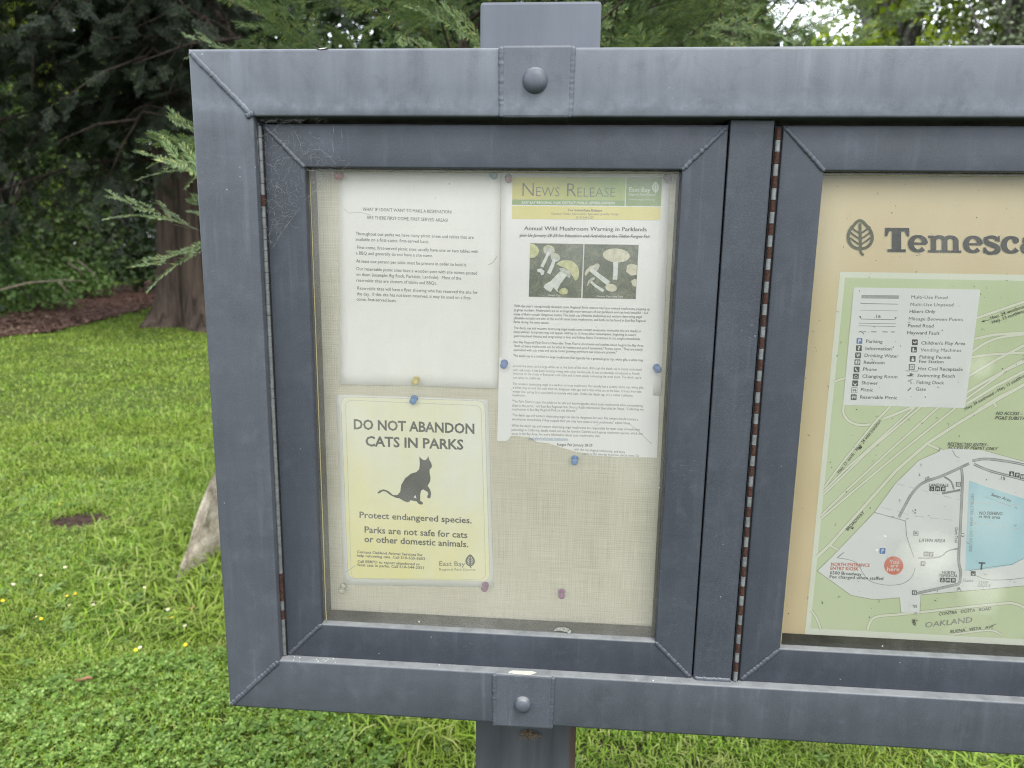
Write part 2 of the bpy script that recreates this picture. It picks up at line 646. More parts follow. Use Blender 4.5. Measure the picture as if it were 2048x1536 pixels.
# loose chips on the path
nch = 5000
k = rng.integers(0, n7 - 1, nch)
a = rng.random(nch)[:, None]
base = PATH_NEAR[k] + (PATH_FAR[k] - PATH_NEAR[k]) * a + rng.normal(0, 0.12, (nch, 2))
ang = rng.random(nch) * 6.28
L_ = rng.uniform(0.02, 0.06, nch)
W_ = rng.uniform(0.008, 0.02, nch)
zz = gh(base[:, 0], base[:, 1]) + 0.05
dx = np.stack([np.cos(ang), np.sin(ang), rng.normal(0, .3, nch)], -1) * L_[:, None]
dy = np.stack([-np.sin(ang), np.cos(ang), rng.normal(0, .3, nch)], -1) * W_[:, None]
c0 = np.column_stack([base, zz])
V = np.stack([c0 - dx - dy, c0 + dx - dy, c0 + dx + dy, c0 - dx + dy], 1).reshape(-1, 3)
F = np.arange(nch * 4).reshape(-1, 4)
M['chip'] = leaf_mat('mulch_chip', [(0.04, 0.022, 0.016), (0.07, 0.042, 0.032), (0.11, 0.07, 0.05), (0.2, 0.14, 0.10)], 0.9, 0.0, 0.1)
tag(np_mesh('bark_chips', V, F, M['chip']), 'loose brown bark chips strewn over the mulch path', 'bark chips', kind='stuff')

# ------------------------------------------------------------------ grass, clover
BARE = [(on_ground([(165, 1049)])[0], 0.13), (on_ground([(1225, 1510)])[0], 0.03)]


def keep(x, y):
    k = ~in_path(x, y)
    for c, r in BARE:
        k &= ((x - c[0]) / 1.6) ** 2 + (y - c[1]) ** 2 > (r * (0.7 + 0.5 * rng.random(len(x)))) ** 2
    return k


def scatter(n, d0, d1, az0, az1, pw):
    """positions by distance and bearing about the spot where the photographer stands"""
    t = rng.random(n)
    e = 2 - pw
    d = (d0 ** e + t * (d1 ** e - d0 ** e)) ** (1 / e)
    az = np.radians(rng.uniform(az0, az1, n))
    return CAM[0] + d * np.sin(az), CAM[1] + d * np.cos(az), d


def patch_noise(x, y, s):
    return 0.5 + 0.25 * (np.sin(x * s + 1.3 * np.sin(y * s * .7)) + np.sin(y * s * 1.3 + 1.7 * np.sin(x * s * .6 + 2)))


def blades(x, y, length, width, lean, col=None):
    n = len(x)
    z = gh(x, y) - 0.004
    az = rng.random(n) * 2 * np.pi
    f = np.stack([np.cos(az), np.sin(az), 0 * az], -1)
    sd = np.stack([-np.sin(az), np.cos(az), 0 * az], -1)
    p0 = np.stack([x, y, z], -1)
    up = np.array([0, 0, 1.0])
    L = length[:, None]
    ln = lean[:, None]
    p1 = p0 + L * (0.50 * up * np.sqrt(np.clip(1 - (ln * 0.35) ** 2, .05, 1)) + f * 0.5 * ln * 0.45)
    p2 = p1 + L * (0.32 * up * np.clip(1 - ln * 0.9, -.3, 1) + f * 0.40 * ln)
    p3 = p2 + L * (0.22 * up * np.clip(0.9 - ln * 1.6, -1, 1) + f * 0.3 * ln)
    w = width[:, None]
    V = np.stack([p0 - sd * w * .4, p0 + sd * w * .4, p1 + sd * w * .5, p1 - sd * w * .5, p2 + sd * w * .38, p2 - sd * w * .38, p3, p3], 1)
    V = V[:, :7]
    b = (np.arange(n) * 7)[:, None]
    F1 = b + np.array([[0, 1, 2]]); F2 = b + np.array([[0, 2, 3]]); F3 = b + np.array([[3, 2, 4]]); F4 = b + np.array([[3, 4, 5]]); F5 = b + np.array([[5, 4, 6]])
    return V.reshape(-1, 3), np.stack([F1, F2, F3, F4, F5], 1).reshape(-1, 3)


M['grass'] = leaf_mat('grass_blade', [(0.05, 0.11, 0.010), (0.12, 0.21, 0.016), (0.20, 0.31, 0.03), (0.18, 0.27, 0.05), (0.36, 0.38, 0.13)], 0.55, 0.3, 0.2,
                      patch=(1.4, (0.15, 0.19, 0.02), 0.5))
M['clover'] = leaf_mat('clover_leaf', [(0.05, 0.11, 0.014), (0.11, 0.19, 0.028), (0.21, 0.29, 0.08)], 0.55, 0.3, 0.2)
M['weed'] = leaf_mat('weed_leaf', [(0.06, 0.12, 0.022), (0.09, 0.15, 0.03), (0.12, 0.18, 0.045)], 0.5, 0.25, 0.25)

parts_v, parts_f = [], []
off = 0
for (n, d0, d1, a0, a1, pw, l0, l1) in [(95000, 2.4, 7.0, -47, -17, 1.25, 0.022, 0.06), (80000, 6.5, 17.5, -47, -17, 0.8, 0.016, 0.036),
                                        (45000, 1.7, 3.0, -45, 48, 0.8, 0.025, 0.055), (40000, 2.0, 16, -60, 55, 1.2, 0.03, 0.07),
                                        (12000, 2.0, 7.0, -46, -18, 1.5, 0.08, 0.17), (12000, 1.7, 3.0, -50, 50, 1.0, 0.07, 0.15), (90000, 2.0, 16, -20, 62, 1.0, 0.022, 0.05), (40000, 2.0, 14, -85, -45, 1.0, 0.022, 0.05),
                                        (30000, 15, 34, -46, -15, 0.5, 0.03, 0.07)]:
    x, y, d = scatter(n, d0, d1, a0, a1, pw)
    k = keep(x, y)
    long_ = l1 > 0.12 and d0 < 10
    if long_:
        k &= patch_noise(x, y, 3.1) > 0.55
    x, y, d = x[k], y[k], d[k]
    m = len(x)
    L = rng.uniform(l0, l1, m) * (0.75 + 0.6 * patch_noise(x, y, 2.2))
    wd = rng.uniform(0.0025, 0.0045, m) * np.maximum(1, d / 3.2)
    if long_: wd = rng.uniform(0.004, 0.008, m)
    lean = np.clip(rng.normal(0.75 if not long_ else 0.95, 0.3, m), 0.1, 1.5)
    V, F = blades(x, y, L, wd, lean)
    parts_v.append(V)
    parts_f.append(F + off)
    off += len(V)
tag(np_mesh('grass', np.vstack(parts_v), np.vstack(parts_f), M['grass']), 'short bright green lawn grass with longer tufts around the notice board', 'grass', kind='stuff')


def discs(x, y, z, size, tilt, nleaf, ring, tmpl):
    """nleaf leaflets round each stalk top; tmpl: outline in unit coordinates (k,2)"""
    n = len(x)
    V, F = [], []
    o = 0
    a0 = rng.random(n) * 6.28
    kk = len(tmpl)
    tx = rng.normal(0, tilt, n)
    ty = rng.normal(0, tilt, n)
    for j in range(nleaf):
        a = a0 + j * 2 * np.pi / nleaf + rng.normal(0, .1, n)
        ca, sa = np.cos(a), np.sin(a)
        u = tmpl[None, :, 0] * ring + 0.0
        w = tmpl[None, :, 1]
        X = (u * ca[:, None] - w * sa[:, None]) * size[:, None]
        Y = (u * sa[:, None] + w * ca[:, None]) * size[:, None]
        Z = X * tx[:, None] + Y * ty[:, None] + 0.12 * np.abs(w) * size[:, None] + rng.normal(0, .0005, n)[:, None]
        V.append(np.stack([x[:, None] + X, y[:, None] + Y, z[:, None] + Z], -1).reshape(-1, 3))
        b = (np.arange(n) * kk)[:, None] + o
        F.append((b[:, :, None] + np.array([[[0, 1, 2], [0, 2, 3], [0, 3, 4], [0, 4, 5]]])).reshape(-1, 3))
        o += n * kk
    return np.vstack(V), np.vstack(F)


hexleaf = np.array([(0.05, 0), (0.45, -0.42), (0.95, -0.33), (0.85, 0.0), (0.95, 0.33), (0.45, 0.42)])
x1, y1, _ = scatter(34000, 1.5, 2.75, -75, 68, 0.8)
x2, y2, _ = scatter(7000, 2.6, 5.0, -46, -17, 1.2)
x = np.concatenate([x1, x2]); y = np.concatenate([y1, y2])
k = keep(x, y) & (patch_noise(x + 3, y, 2.6) > 0.42)
x, y = x[k], y[k]
V, F = discs(x, y, gh(x, y) + rng.uniform(0.012, 0.045, len(x)), rng.uniform(0.006, 0.0125, len(x)), 0.35, 3, 1.0, hexleaf)
tag(np_mesh('clover', V, F, M['clover']), 'low clover leaves carpeting the lawn under the notice board', 'clover', kind='stuff')

longleaf = np.array([(0.05, 0), (0.5, -0.22), (0.85, -0.16), (1.1, 0.0), (0.85, 0.16), (0.5, 0.22)])
x1, y1, _ = scatter(650, 1.7, 6.0, -46, -18, 1.2)
x2, y2, _ = scatter(160, 1.6, 2.8, -30, 48, 1.0)
x = np.concatenate([x1, x2]); y = np.concatenate([y1, y2])
k = keep(x, y)
x, y = x[k], y[k]
V, F = discs(x, y, gh(x, y) + rng.uniform(0.015, 0.04, len(x)), rng.uniform(0.014, 0.034, len(x)), 0.35, 5, 1.0, longleaf)
tag(np_mesh('broadleaf_weeds', V, F, M['weed']), 'broad leaved weeds growing flat among the lawn grass', 'weeds', kind='stuff')

# daisies and buttercups
M['petal'] = plain('daisy_petal', (0.75, 0.74, 0.72), 0.7)
M['yolk'] = plain('daisy_eye', (0.65, 0.42, 0.03), 0.7)
M['butter'] = plain('buttercup_petal', (0.80, 0.52, 0.02), 0.4)
M['stalk'] = plain('flower_stalk', (0.07, 0.14, 0.03), 0.7)


def flower(kind, px, size, label, group):
    g = on_ground([px], 0.05)[0]
    zb = float(gh(np.array([g[0]]), np.array([g[1]]))[0])
    o = thing(kind, (g[0], g[1], zb), label, 'flower', group)
    top = Vector((g[0], g[1], 0.055))
    s = MB()
    s.tube([(g[0] + .01, g[1], zb), (g[0] + .004, g[1], .03), top], 0.0012, 5)
    s.build('stalk', M['stalk'], o)
    p = MB()
    nrm = Vector((rnd.gauss(0, .35), rnd.gauss(-.25, .3), 1)).normalized()
    a = nrm.orthogonal().normalized()
    b = nrm.cross(a)
    np_ = 16 if kind == 'daisy' else 5
    wdt = 0.16 if kind == 'daisy' else 0.62
    for i in range(np_):
        t = 2 * math.pi * i / np_
        d = a * math.cos(t) + b * math.sin(t)
        e = a * -math.sin(t) + b * math.cos(t)
        lift = nrm * (0.0015 + 0.0008 * (i % 2)) if kind == 'daisy' else nrm * (0.003 + .0008 * (i % 2))
        p.ngon([top + d * size * .2, top + d * size * .6 - e * size * wdt + lift, top + d * size + lift * 1.6, top + d * size * .6 + e * size * wdt + lift])
    p.build('petals', M['petal' if kind == 'daisy' else 'butter'], o)
    if kind == 'daisy':
        c = MB()
        c.lathe(top, nrm, [(size * .34, 0.0005), (size * .36, .002), (size * .25, .0042), (0, .0052)], 10)
        c.build('disc', M['yolk'], o, True)


def zc(X, Y): return (X / 2.865, 1000 + Y / 2.865)


daisies = [((748, 105), 'white daisy farthest up the lawn, right of the bare earth patch'), ((770, 190), 'white daisy just below the topmost daisy on the lawn'),
           ((803, 400), 'white daisy left of the grey boulder at mid height'), ((715, 485), 'white daisy in the middle of the trio left of the boulder foot'),
           ((630, 490), 'white daisy leftmost of the trio level with the boulder foot'), ((830, 510), 'white daisy nearest the foot of the grey boulder'),
           ((75, 492), 'white daisy near the left border of the lawn'), ((375, 393), 'white daisy alone between left border and boulder'),
           ((535, 608), 'large pale daisy standing left above the long grass tuft'), ((965, 635), 'white daisy below the boulder foot beside the board frame'),
           ((1060, 730), 'pinkish white daisy close to the left edge of the board frame'), ((803, 855), 'white daisy touching a yellow flower in the front lawn'),
           ((235, 440), 'small daisy up left near the long grass blades'), ((650, 293), 'tiny white daisy below the bare earth patch'),
           ((400, 610), 'small white daisy under two yellow flowers'), ((210, 678), 'tiny daisy low on the left beside a yellow flower')]
for (q, lab) in daisies:
    flower('daisy', zc(*q), 0.0078 if 'tiny' not in lab else 0.0055, lab, 'daisies in the lawn')
butters = [((343, 30), 'yellow flower farthest back on the lawn'), ((725, 163), 'yellow flower below the topmost white daisies'),
           ((465, 375), 'orange yellow flower right of the lone daisy'), ((432, 545), 'yellow flower, right one of a close pair'),
           ((385, 560), 'orange yellow flower, left one of a close pair'), ((985, 685), 'orange flower under the daisy beside the board frame'),
           ((1065, 840), 'yellow flower nearest to the frame of the notice board'), ((780, 870), 'yellow flower touching a white daisy in the front lawn'),
           ((15, 585), 'yellow flower at the left border of the lawn'), ((237, 692), 'tiny yellow flower low on the left beside a daisy')]
for (q, lab) in butters:
    flower('buttercup', zc(*q), 0.0065, lab, 'yellow flowers in the lawn')
M['deadleaf'] = plain('dead_leaf', (0.20, 0.10, 0.06), 0.8, 0.1, 0.4, 60)
for (q, lab, sz) in [((480, 1035), 'curled brown dead leaf lying on the front lawn', .03), ((1090, 630), 'reddish dead leaf on the grass right of the boulder foot', .022)]:
    g = on_ground([zc(*q)], 0.05)[0]
    b = MB()
    for i in range(6):
        w0 = sz * .35 * math.sin(math.pi * (i + .3) / 6.6)
        w1 = sz * .35 * math.sin(math.pi * (i + 1.3) / 6.6)
        x0, x1 = -sz + 2 * sz * i / 6, -sz + 2 * sz * (i + 1) / 6
        zf = lambda t: g[2] + .006 * math.sin(t / sz * 2.2)
        for sgn in (-1, 1):
            b.ngon([(g[0] + x0, g[1], zf(x0)), (g[0] + x1, g[1], zf(x1)), (g[0] + x1, g[1] + sgn * w1, zf(x1) + .008), (g[0] + x0, g[1] + sgn * w0, zf(x0) + .008)])
    tag(b.build('dead_leaf', M['deadleaf'], None, True), lab, 'leaf', 'dead leaves on the lawn')

# ------------------------------------------------------------------ boulder
bp = on_ground([(355, 1178)])[0]
bm = bmesh.new()
bx, by = bp[0], bp[1]
# (across the view, along the view, height) from the foot of the boulder
_ld = [(-.012, -.02, -.05), (-.004, .0, .03), (.17, .33, -.05), (.35, .6, -.05), (.58, .75, -.05), (.06, .32, -.05), (.25, .72, -.05), (.04, .08, .10), (.085, .14, .20), (.125, .2, .30), (.165, .25, .385), (.21, .3, .46),
       (.27, .36, .50), (.42, .55, .42), (.54, .66, .22), (.15, .42, .27), (.3, .55, .45), (.12, .16, .08), (.22, .34, .2)]
pts = [(.86 * l - .5 * d, .5 * l + .86 * d, z) for l, d, z in _ld]
for p in pts: bm.verts.new((bx + p[0], by + p[1], p[2]))
bmesh.ops.convex_hull(bm, input=bm.verts[:])
bmesh.ops.triangulate(bm, faces=bm.faces[:])
bmesh.ops.subdivide_edges(bm, edges=bm.edges[:], cuts=3, use_grid_fill=True)
bmesh.ops.triangulate(bm, faces=bm.faces[:])
bmesh.ops.subdivide_edges(bm, edges=bm.edges[:], cuts=2, use_grid_fill=True)
bm.normal_update()
for v in bm.verts:
    q = Vector(v.co)
    v.co += v.normal * (0.010 * mnoise.noise(q * 9) + 0.007 * mnoise.noise(q * 24) + .004 * mnoise.noise(q * 60))
me = bpy.data.meshes.new('boulder')
bm.to_mesh(me)
bm.free()


def granite():
    m, t, p = mat('granite', 0.85, 0.2)
    v = coords(t)
    a = noise(t, v, 11, 6, 0.65)
    b = noise(t, v, 130, 4, 0.7)
    col = ramp(t, a, [(0.35, (0.15, 0.125, 0.095)), (0.5, (0.31, 0.265, 0.205)), (0.65, (0.42, 0.38, 0.31))])
    col = mixc(t, rng_map(t, b, 0.5, 0.68, 0, 0.7), col, (0.05, 0.045, 0.035))
    col = mixc(t, rng_map(t, noise(t, v, 60, 3), 0.6, 0.72, 0, 0.6), col, (0.34, 0.31, 0.26))
    setc(t, p, col)
    bump(t, p, math_n(t, 'ADD', a, math_n(t, 'MULTIPLY', b, 0.3)), 0.6, 0.02)
    return m


tag(link_mesh('boulder', me, granite(), None, True), 'pale speckled granite boulder standing in the lawn behind the board frame', 'rock')


# ------------------------------------------------------------------ plants
def frames(d, up=None, roll=None):
    """rotation matrices (k,3,3) whose x axis is d and whose z axis is near up"""
    d = d / np.linalg.norm(d, axis=1, keepdims=True)
    if up is None: up = np.tile([0, 0, 1.0], (len(d), 1))
    s = np.cross(up, d)
    s /= np.linalg.norm(s, axis=1, keepdims=True) + 1e-9
    n = np.cross(d, s)
    if roll is not None:
        c, sn = np.cos(roll)[:, None], np.sin(roll)[:, None]
        s, n = s * c + n * sn, n * c - s * sn
    return np.stack([d, s, n], -1)


def stamp(tv, tf, Rm, T, sc):
    k, n = len(T), len(tv)
    V = np.einsum('kij,nj->kni', Rm, tv) * sc[:, None, None] + T[:, None, :]
    F = tf[None] + (np.arange(k) * n)[:, None, None]
    return V.reshape(-1, 3), F.reshape(-1, tf.shape[1])


def redwood_spray(nside, step, nl, nw, seed):
    """flat spray: axis along +x of length 1, side twigs, two-ranked needles (quads)"""
    g = np.random.default_rng(seed)
    V, F = [], []

    def needle(p, d, nrm, l, w):
        s = np.cross(nrm, d)
        o = len(V)
        m = p + d * l * .5 + nrm * l * .06
        V.extend([p, m - s * w, p + d * l, m + s * w])
        F.append((o, o + 1, o + 2, o + 3))

    def twig(p0, d0, l, lev):
        p = p0.copy()
        d = d0.copy()
        nn = max(3, int(l / step))
        nrm = np.array([0, 0, 1.0])
        for i in range(nn):
            t = i / nn
            side = np.cross(nrm, d)
            for sg in (-1, 1):
                if lev == 0 and t < 0.12: continue
                a = 0.85 + g.normal(0, .12)
                nd = d * math.cos(a) + sg * side * math.sin(a) + nrm * g.normal(0.08, .15)
                nd /= np.linalg.norm(nd)
                sz = nl * (0.55 + 0.7 * math.sin(math.pi * min(1, .18 + t * .82)))
                needle(p, nd, nrm, sz, nw)
            q = p + d * (l / nn)
            # the twig itself: a narrow strip
            o = len(V)
            wt = (0.010 if lev == 0 else 0.005) * (1.1 - t)
            V.extend([p - side * wt, q - side * wt, q + side * wt, p + side * wt])
            F.append((o, o + 1, o + 2, o + 3))
            p = q
            d = d + np.array([0, 0, -0.012]) + g.normal(0, .02, 3) * np.array([1, 1, .6])
            d /= np.linalg.norm(d)
        if lev == 0:
            for i in range(nside):
                t = 0.14 + 0.8 * i / nside
                sg = 1 if i % 2 else -1
                a = 0.75 + g.normal(0, .1)
                dd = np.array([math.cos(a), sg * math.sin(a), g.normal(0, .1)])
                twig(p0 + np.array([1.0, 0, -.06 * t]) * l * t, dd, (0.46 - 0.34 * t) * g.uniform(.7, 1.2), 1)

    twig(np.zeros(3), np.array([1.0, 0, 0]), 1.0, 0)
    return np.array(V), np.array(F)


SPRAY = [redwood_spray(9, 0.020, 0.066, 0.0078, s) for s in (1, 2, 3)]
SPRAY_FAR = [redwood_spray(6, 0.07, 0.15, 0.020, s) for s in (4, 5)]

M['needle_young'] = leaf_mat('young_redwood_needle', [(0.065, 0.11, 0.042), (0.105, 0.165, 0.065), (0.15, 0.21, 0.085), (0.15, 0.20, 0.11), (0.30, 0.32, 0.09)], 0.5, 0.25, 0.3,
                             patch=(5.0, (0.10, 0.14, 0.045), 0.4))
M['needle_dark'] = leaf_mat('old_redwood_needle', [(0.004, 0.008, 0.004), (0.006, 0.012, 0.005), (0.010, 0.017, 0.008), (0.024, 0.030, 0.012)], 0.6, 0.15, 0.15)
M['bark_young'] = bark_mat('young_bark', (0.06, 0.04, 0.03), (0.13, 0.10, 0.085), (60, 60, 20))
M['bark_red'] = bark_mat('redwood_bark', (0.012, 0.009, 0.007), (0.085, 0.062, 0.048), (7, 7, 0.55))
M['bark_limb'] = bark_mat('dark_limb_bark', (0.012, 0.009, 0.007), (0.04, 0.03, 0.024), (20, 20, 6))
M['bark_grey'] = bark_mat('grey_bark', (0.05, 0.045, 0.04), (0.17, 0.155, 0.14), (20, 20, 6))


def conifer(name, label, base, height, rad, nb, spray_len, sprays, needle, bark, trunk_r, zmin, zfull, per=8, seed=0, lift=0.35, droop=0.25, azr=None, group=None, trunk=True):
    """trunk, limbs and a crown of sprays set along the limbs"""
    g = np.random.default_rng(seed)
    o = thing(name, (base[0], base[1], 0), label, 'tree', group)
    t = MB()
    if trunk:
        zs = np.linspace(-.05, height, 14)
        t.tube([(base[0] + .04 * math.sin(z * 1.3 + seed), base[1] + .04 * math.cos(z * 1.1), z) for z in zs], [max(.004, trunk_r * (1 - z / height * .95)) for z in zs], 9)
    P, D, SC, RO = [], [], [], []
    for i in range(nb):
        h = zmin + (height - zmin) * ((i + g.random() * .8) / nb) ** 0.9
        az = i * 2.399 + g.normal(0, .3)
        if azr is not None: az = g.uniform(*azr)
        fr = 1 - max(0, (h - zfull)) / max(.01, height - zfull)
        L = rad * (0.25 + 0.75 * fr ** 0.8) * g.uniform(.75, 1.12)
        d = np.array([math.cos(az), math.sin(az), lift * g.uniform(.5, 1.4)])
        p = np.array([base[0], base[1], h])
        pts = [p.copy()]
        ns = 7
        for k in range(ns):
            p = p + d * (L / ns)
            d = d + np.array([g.normal(0, .10), g.normal(0, .10), -droop / ns * 1.4 + g.normal(0, .04)])
            pts.append(p.copy())
        r0 = max(.004, min(trunk_r * .42, 0.018 * L))
        t.tube(pts, [max(.0022, r0 * (1 - k / ns * .9)) for k in range(ns + 1)], 5)
        for k in range(per):
            u = (0.16 + 0.84 * (k + g.random()) / per) * ns
            j = min(ns - 1, int(u))
            q = pts[j] + (pts[j + 1] - pts[j]) * (u - j)
            ax = (pts[j + 1] - pts[j])
            ax = ax / np.linalg.norm(ax)
            sd = np.cross(ax, [0, 0, 1.0])
            sg = 1 if k % 2 else -1
            a = g.uniform(.35, 1.0) if k < per - 1 else 0.1
            dd = ax * math.cos(a) + sg * sd * math.sin(a) + np.array([0, 0, g.normal(0.05, .22)])
            P.append(q); D.append(dd); SC.append(spray_len * g.uniform(.65, 1.2)); RO.append(g.normal(0, .6))
    P, D, SC, RO = map(np.array, (P, D, SC, RO))
    Vs, Fs, o_ = [], [], 0
    pick = g.integers(0, len(sprays), len(P))
    for s in range(len(sprays)):
        k = pick == s
        if not k.any(): continue
        V, F = stamp(*sprays[s], frames(D[k], roll=RO[k]), P[k], SC[k])
        Vs.append(V); Fs.append(F + o_); o_ += len(V)
    np_mesh('crown', np.vstack(Vs), np.vstack(Fs), needle, o)
    t.build('trunk', bark, o, True)
    return o


# young redwoods close behind the board
for i, (x, y, h, r, lab) in enumerate([(0.04, 2.3, 4.3, 1.0, 'young redwood with light green sprays behind the left corner of the board'),
                                        (0.55, 2.6, 4.6, 1.05, 'young redwood with feathery green sprays behind the square post top'),
                                        (1.3, 3.3, 4.4, 0.95, 'thin young redwood with open sprays right of the post')]):
    conifer('young_redwood', lab, (x, y), h, r, 118 if i < 2 else 46, 0.36, SPRAY, M['needle_young'], M['bark_young'], 0.024, 0.75, 2.9, 8, 20 + i, 0.75, 0.3, group='young redwoods behind the board')

# the old redwood
tp = on_ground([(402, 652)])[0]
TX, TY = float(tp[0]), float(tp[1] + .3)
old = thing('old_redwood', (TX, TY, 0), 'old redwood with thick ridged red brown trunk beside the mulch path', 'tree')
nr, nz = 120, 90
th = np.linspace(0, 2 * np.pi, nr, endpoint=False)
zs = np.concatenate([np.linspace(-.1, 3.5, 50), np.linspace(3.6, 16, 40)])
TR = 0.80
prof = TR * (1 - 0.028 * zs) + 0.30 * np.exp(-np.clip(zs, 0, 99) / 0.35) * 1.0
Vt = []
ridge = 0.05 * np.sin(th * 9 + 1) + 0.045 * np.sin(th * 17 + 2.0) + 0.03 * np.sin(th * 31)
for z, pr in zip(zs, prof):
    tw = th + 0.06 * np.sin(z * .8)
    rr = pr * (1 + 0.05 * np.sin(tw * 9 + 1 + .5 * np.sin(z)) + 0.04 * np.sin(tw * 17 + 2 + .8 * np.sin(z * 1.3)) + 0.028 * np.sin(tw * 31 + np.sin(z * 2.1))
               + 0.22 * np.exp(-max(z, 0) / .4) * np.sin(tw * 5 + .6))
    Vt.append(np.stack([TX + rr * np.cos(th), TY + rr * np.sin(th), np.full(nr, z)], -1))
Vt = np.concatenate(Vt)
ii = np.arange(len(zs) * nr).reshape(len(zs), nr)
Ft = np.stack([ii[:-1], np.roll(ii, -1, 1)[:-1], np.roll(ii, -1, 1)[1:], ii[1:]], -1).reshape(-1, 4)
np_mesh('trunk', Vt, Ft, M['bark_red'], old, True)
g = np.random.default_rng(5)
lim = MB()
P, D, SC, RO = [], [], [], []


def old_branch(h, az, L, rise, per):
    d = np.array([math.cos(az), math.sin(az), rise])
    p = np.array([TX, TY, h])
    pts = [p.copy()]
    ns = 9
    for k in range(ns):
        p = p + d * (L / ns)
        d = d + np.array([g.normal(0, .09), g.normal(0, .09), -.055 + g.normal(0, .05)])
        pts.append(p.copy())
    lim.tube(pts, [0.05 * (1 - k / ns * .85) for k in range(ns + 1)], 6)
    for k in range(per):
        u = (0.2 + 0.8 * (k + g.random()) / per) * ns
        j = min(ns - 1, int(u))
        q = pts[j] + (pts[j + 1] - pts[j]) * (u - j)
        sg = 1 if k % 2 else -1
        sd = np.array([-math.sin(az), math.cos(az), 0])
        # side limb, hanging
        e = sg * sd * g.uniform(.3, 1) + np.array([math.cos(az), math.sin(az), 0]) * g.uniform(.2, .8) + np.array([0, 0, -g.uniform(.2, .9)])
        l2 = g.uniform(.6, 1.5)
        q2 = q + e * l2
        lim.tube([q, (q + q2) / 2 + np.array([0, 0, .08]), q2], [.022, .014, .006], 4)
        for m in range(7):
            w = q + (q2 - q) * ((m + g.random()) / 5)
            dd = e + g.normal(0, .5, 3) + np.array([0, 0, -.3])
            P.append(w); D.append(dd); SC.append(g.uniform(.28, .48)); RO.append(g.normal(0, .8))


for i in range(20):      # limbs reaching over the lawn to the left, low ones first
    old_branch(3.0 + 0.27 * i + g.uniform(-.1, .1), math.pi + g.uniform(-.75, 1.15), g.uniform(3.2, 5.4), g.uniform(-.12, .2), 9)
for i in range(30):      # hanging limbs on the near side of the trunk
    old_branch(4.0 + 0.15 * i, math.pi + g.uniform(.2, 2.2), g.uniform(1.6, 4.2), g.uniform(-.25, 0.05), 13)
for i in range(34):      # the rest of the crown
    old_branch(4.2 + 0.33 * i, i * 2.4, g.uniform(2.8, 5) * (1 - i / 70), g.uniform(-.1, .3), 6)
lim.build('limbs', M['bark_limb'], old, True)
P, D, SC, RO = map(np.array, (P, D, SC, RO))
Vs, Fs, o_ = [], [], 0
pick = g.integers(0, 2, len(P))
for s in range(2):
    k = pick == s
    V, F = stamp(*SPRAY_FAR[s], frames(D[k], roll=RO[k]), P[k], SC[k])
    Vs.append(V); Fs.append(F + o_); o_ += len(V)
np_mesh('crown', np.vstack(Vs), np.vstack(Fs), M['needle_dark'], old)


def leafy(name, label, cat, base, height, rad, nclump, leaves, size, leafm, bark, seed=0, zlow=0.25, group=None, flat=1.0, aspect=0.45, stems=1, csize=0.28):
    """broadleaf tree or shrub: forked limbs ending in leaf clumps"""
    g = np.random.default_rng(seed)
    o = thing(name, (base[0], base[1], 0), label, cat, group)
    t = MB()
    cen = []
    for i in range(nclump):
        a = g.random() * 6.28
        h = zlow + (1 - zlow) * g.random() ** 0.8
        prof = math.sin(math.pi * min(1, max(.05, (h - zlow * .6) / (1 - zlow * .6)) * .78 + .22)) ** .6
        r = rad * prof * math.sqrt(g.uniform(.15, 1))
        cen.append(np.array([base[0] + r * math.cos(a), base[1] + flat * r * math.sin(a), h * height]))
    cen = np.array(cen)
    tr = 0.035 * height
    for sidx in range(stems):
        x0 = base[0] + (0 if stems == 1 else g.normal(0, rad * .2))
        y0 = base[1] + (0 if stems == 1 else g.normal(0, rad * .2))
        t.tube([(x0, y0, -.05), (x0 + .1, y0, height * .3), (x0 + .15 * rad * g.normal(), y0, height * .6), (x0 + .2 * rad * g.normal(), y0, height * .88)],
               [tr / stems ** .5, tr * .8 / stems ** .5, tr * .5 / stems ** .5, tr * .15 / stems ** .5], 7)
    for c in cen[::2]:
        s = np.array([base[0], base[1], max(.15, c[2] * .55)])
        mid = (s + c) / 2 + g.normal(0, .08 * rad, 3) + np.array([0, 0, .05 * height])
        t.tube([s, mid, c], [tr * .35, tr * .2, tr * .05], 5)
    t.build('trunk', bark, o, True)
    n = nclump * leaves
    ci = np.repeat(np.arange(nclump), leaves)
    cs = rad * csize * g.uniform(.6, 1.35, nclump)
    dv = g.normal(0, 1, (n, 3))
    dv /= np.linalg.norm(dv, axis=1, keepdims=True)
    rr = g.random(n) ** 0.45
    p = cen[ci] + dv * rr[:, None] * cs[ci][:, None] * np.array([1.15, 1.15, .8])
    p[:, 2] = np.maximum(p[:, 2], 0.05)
    tv = np.array([(0, 0, 0), (.5, -aspect, .08), (1, 0, 0), (.5, aspect, .08)])
    tf = np.array([(0, 1, 2, 3)])
    d = dv + g.normal(0, .7, (n, 3)) + np.array([0, 0, -.15])
    V, F = stamp(tv, tf, frames(d, roll=g.normal(0, .9, n)), p, size * g.uniform(.6, 1.3, n))
    np_mesh('crown', V, F, leafm, o)
    return o


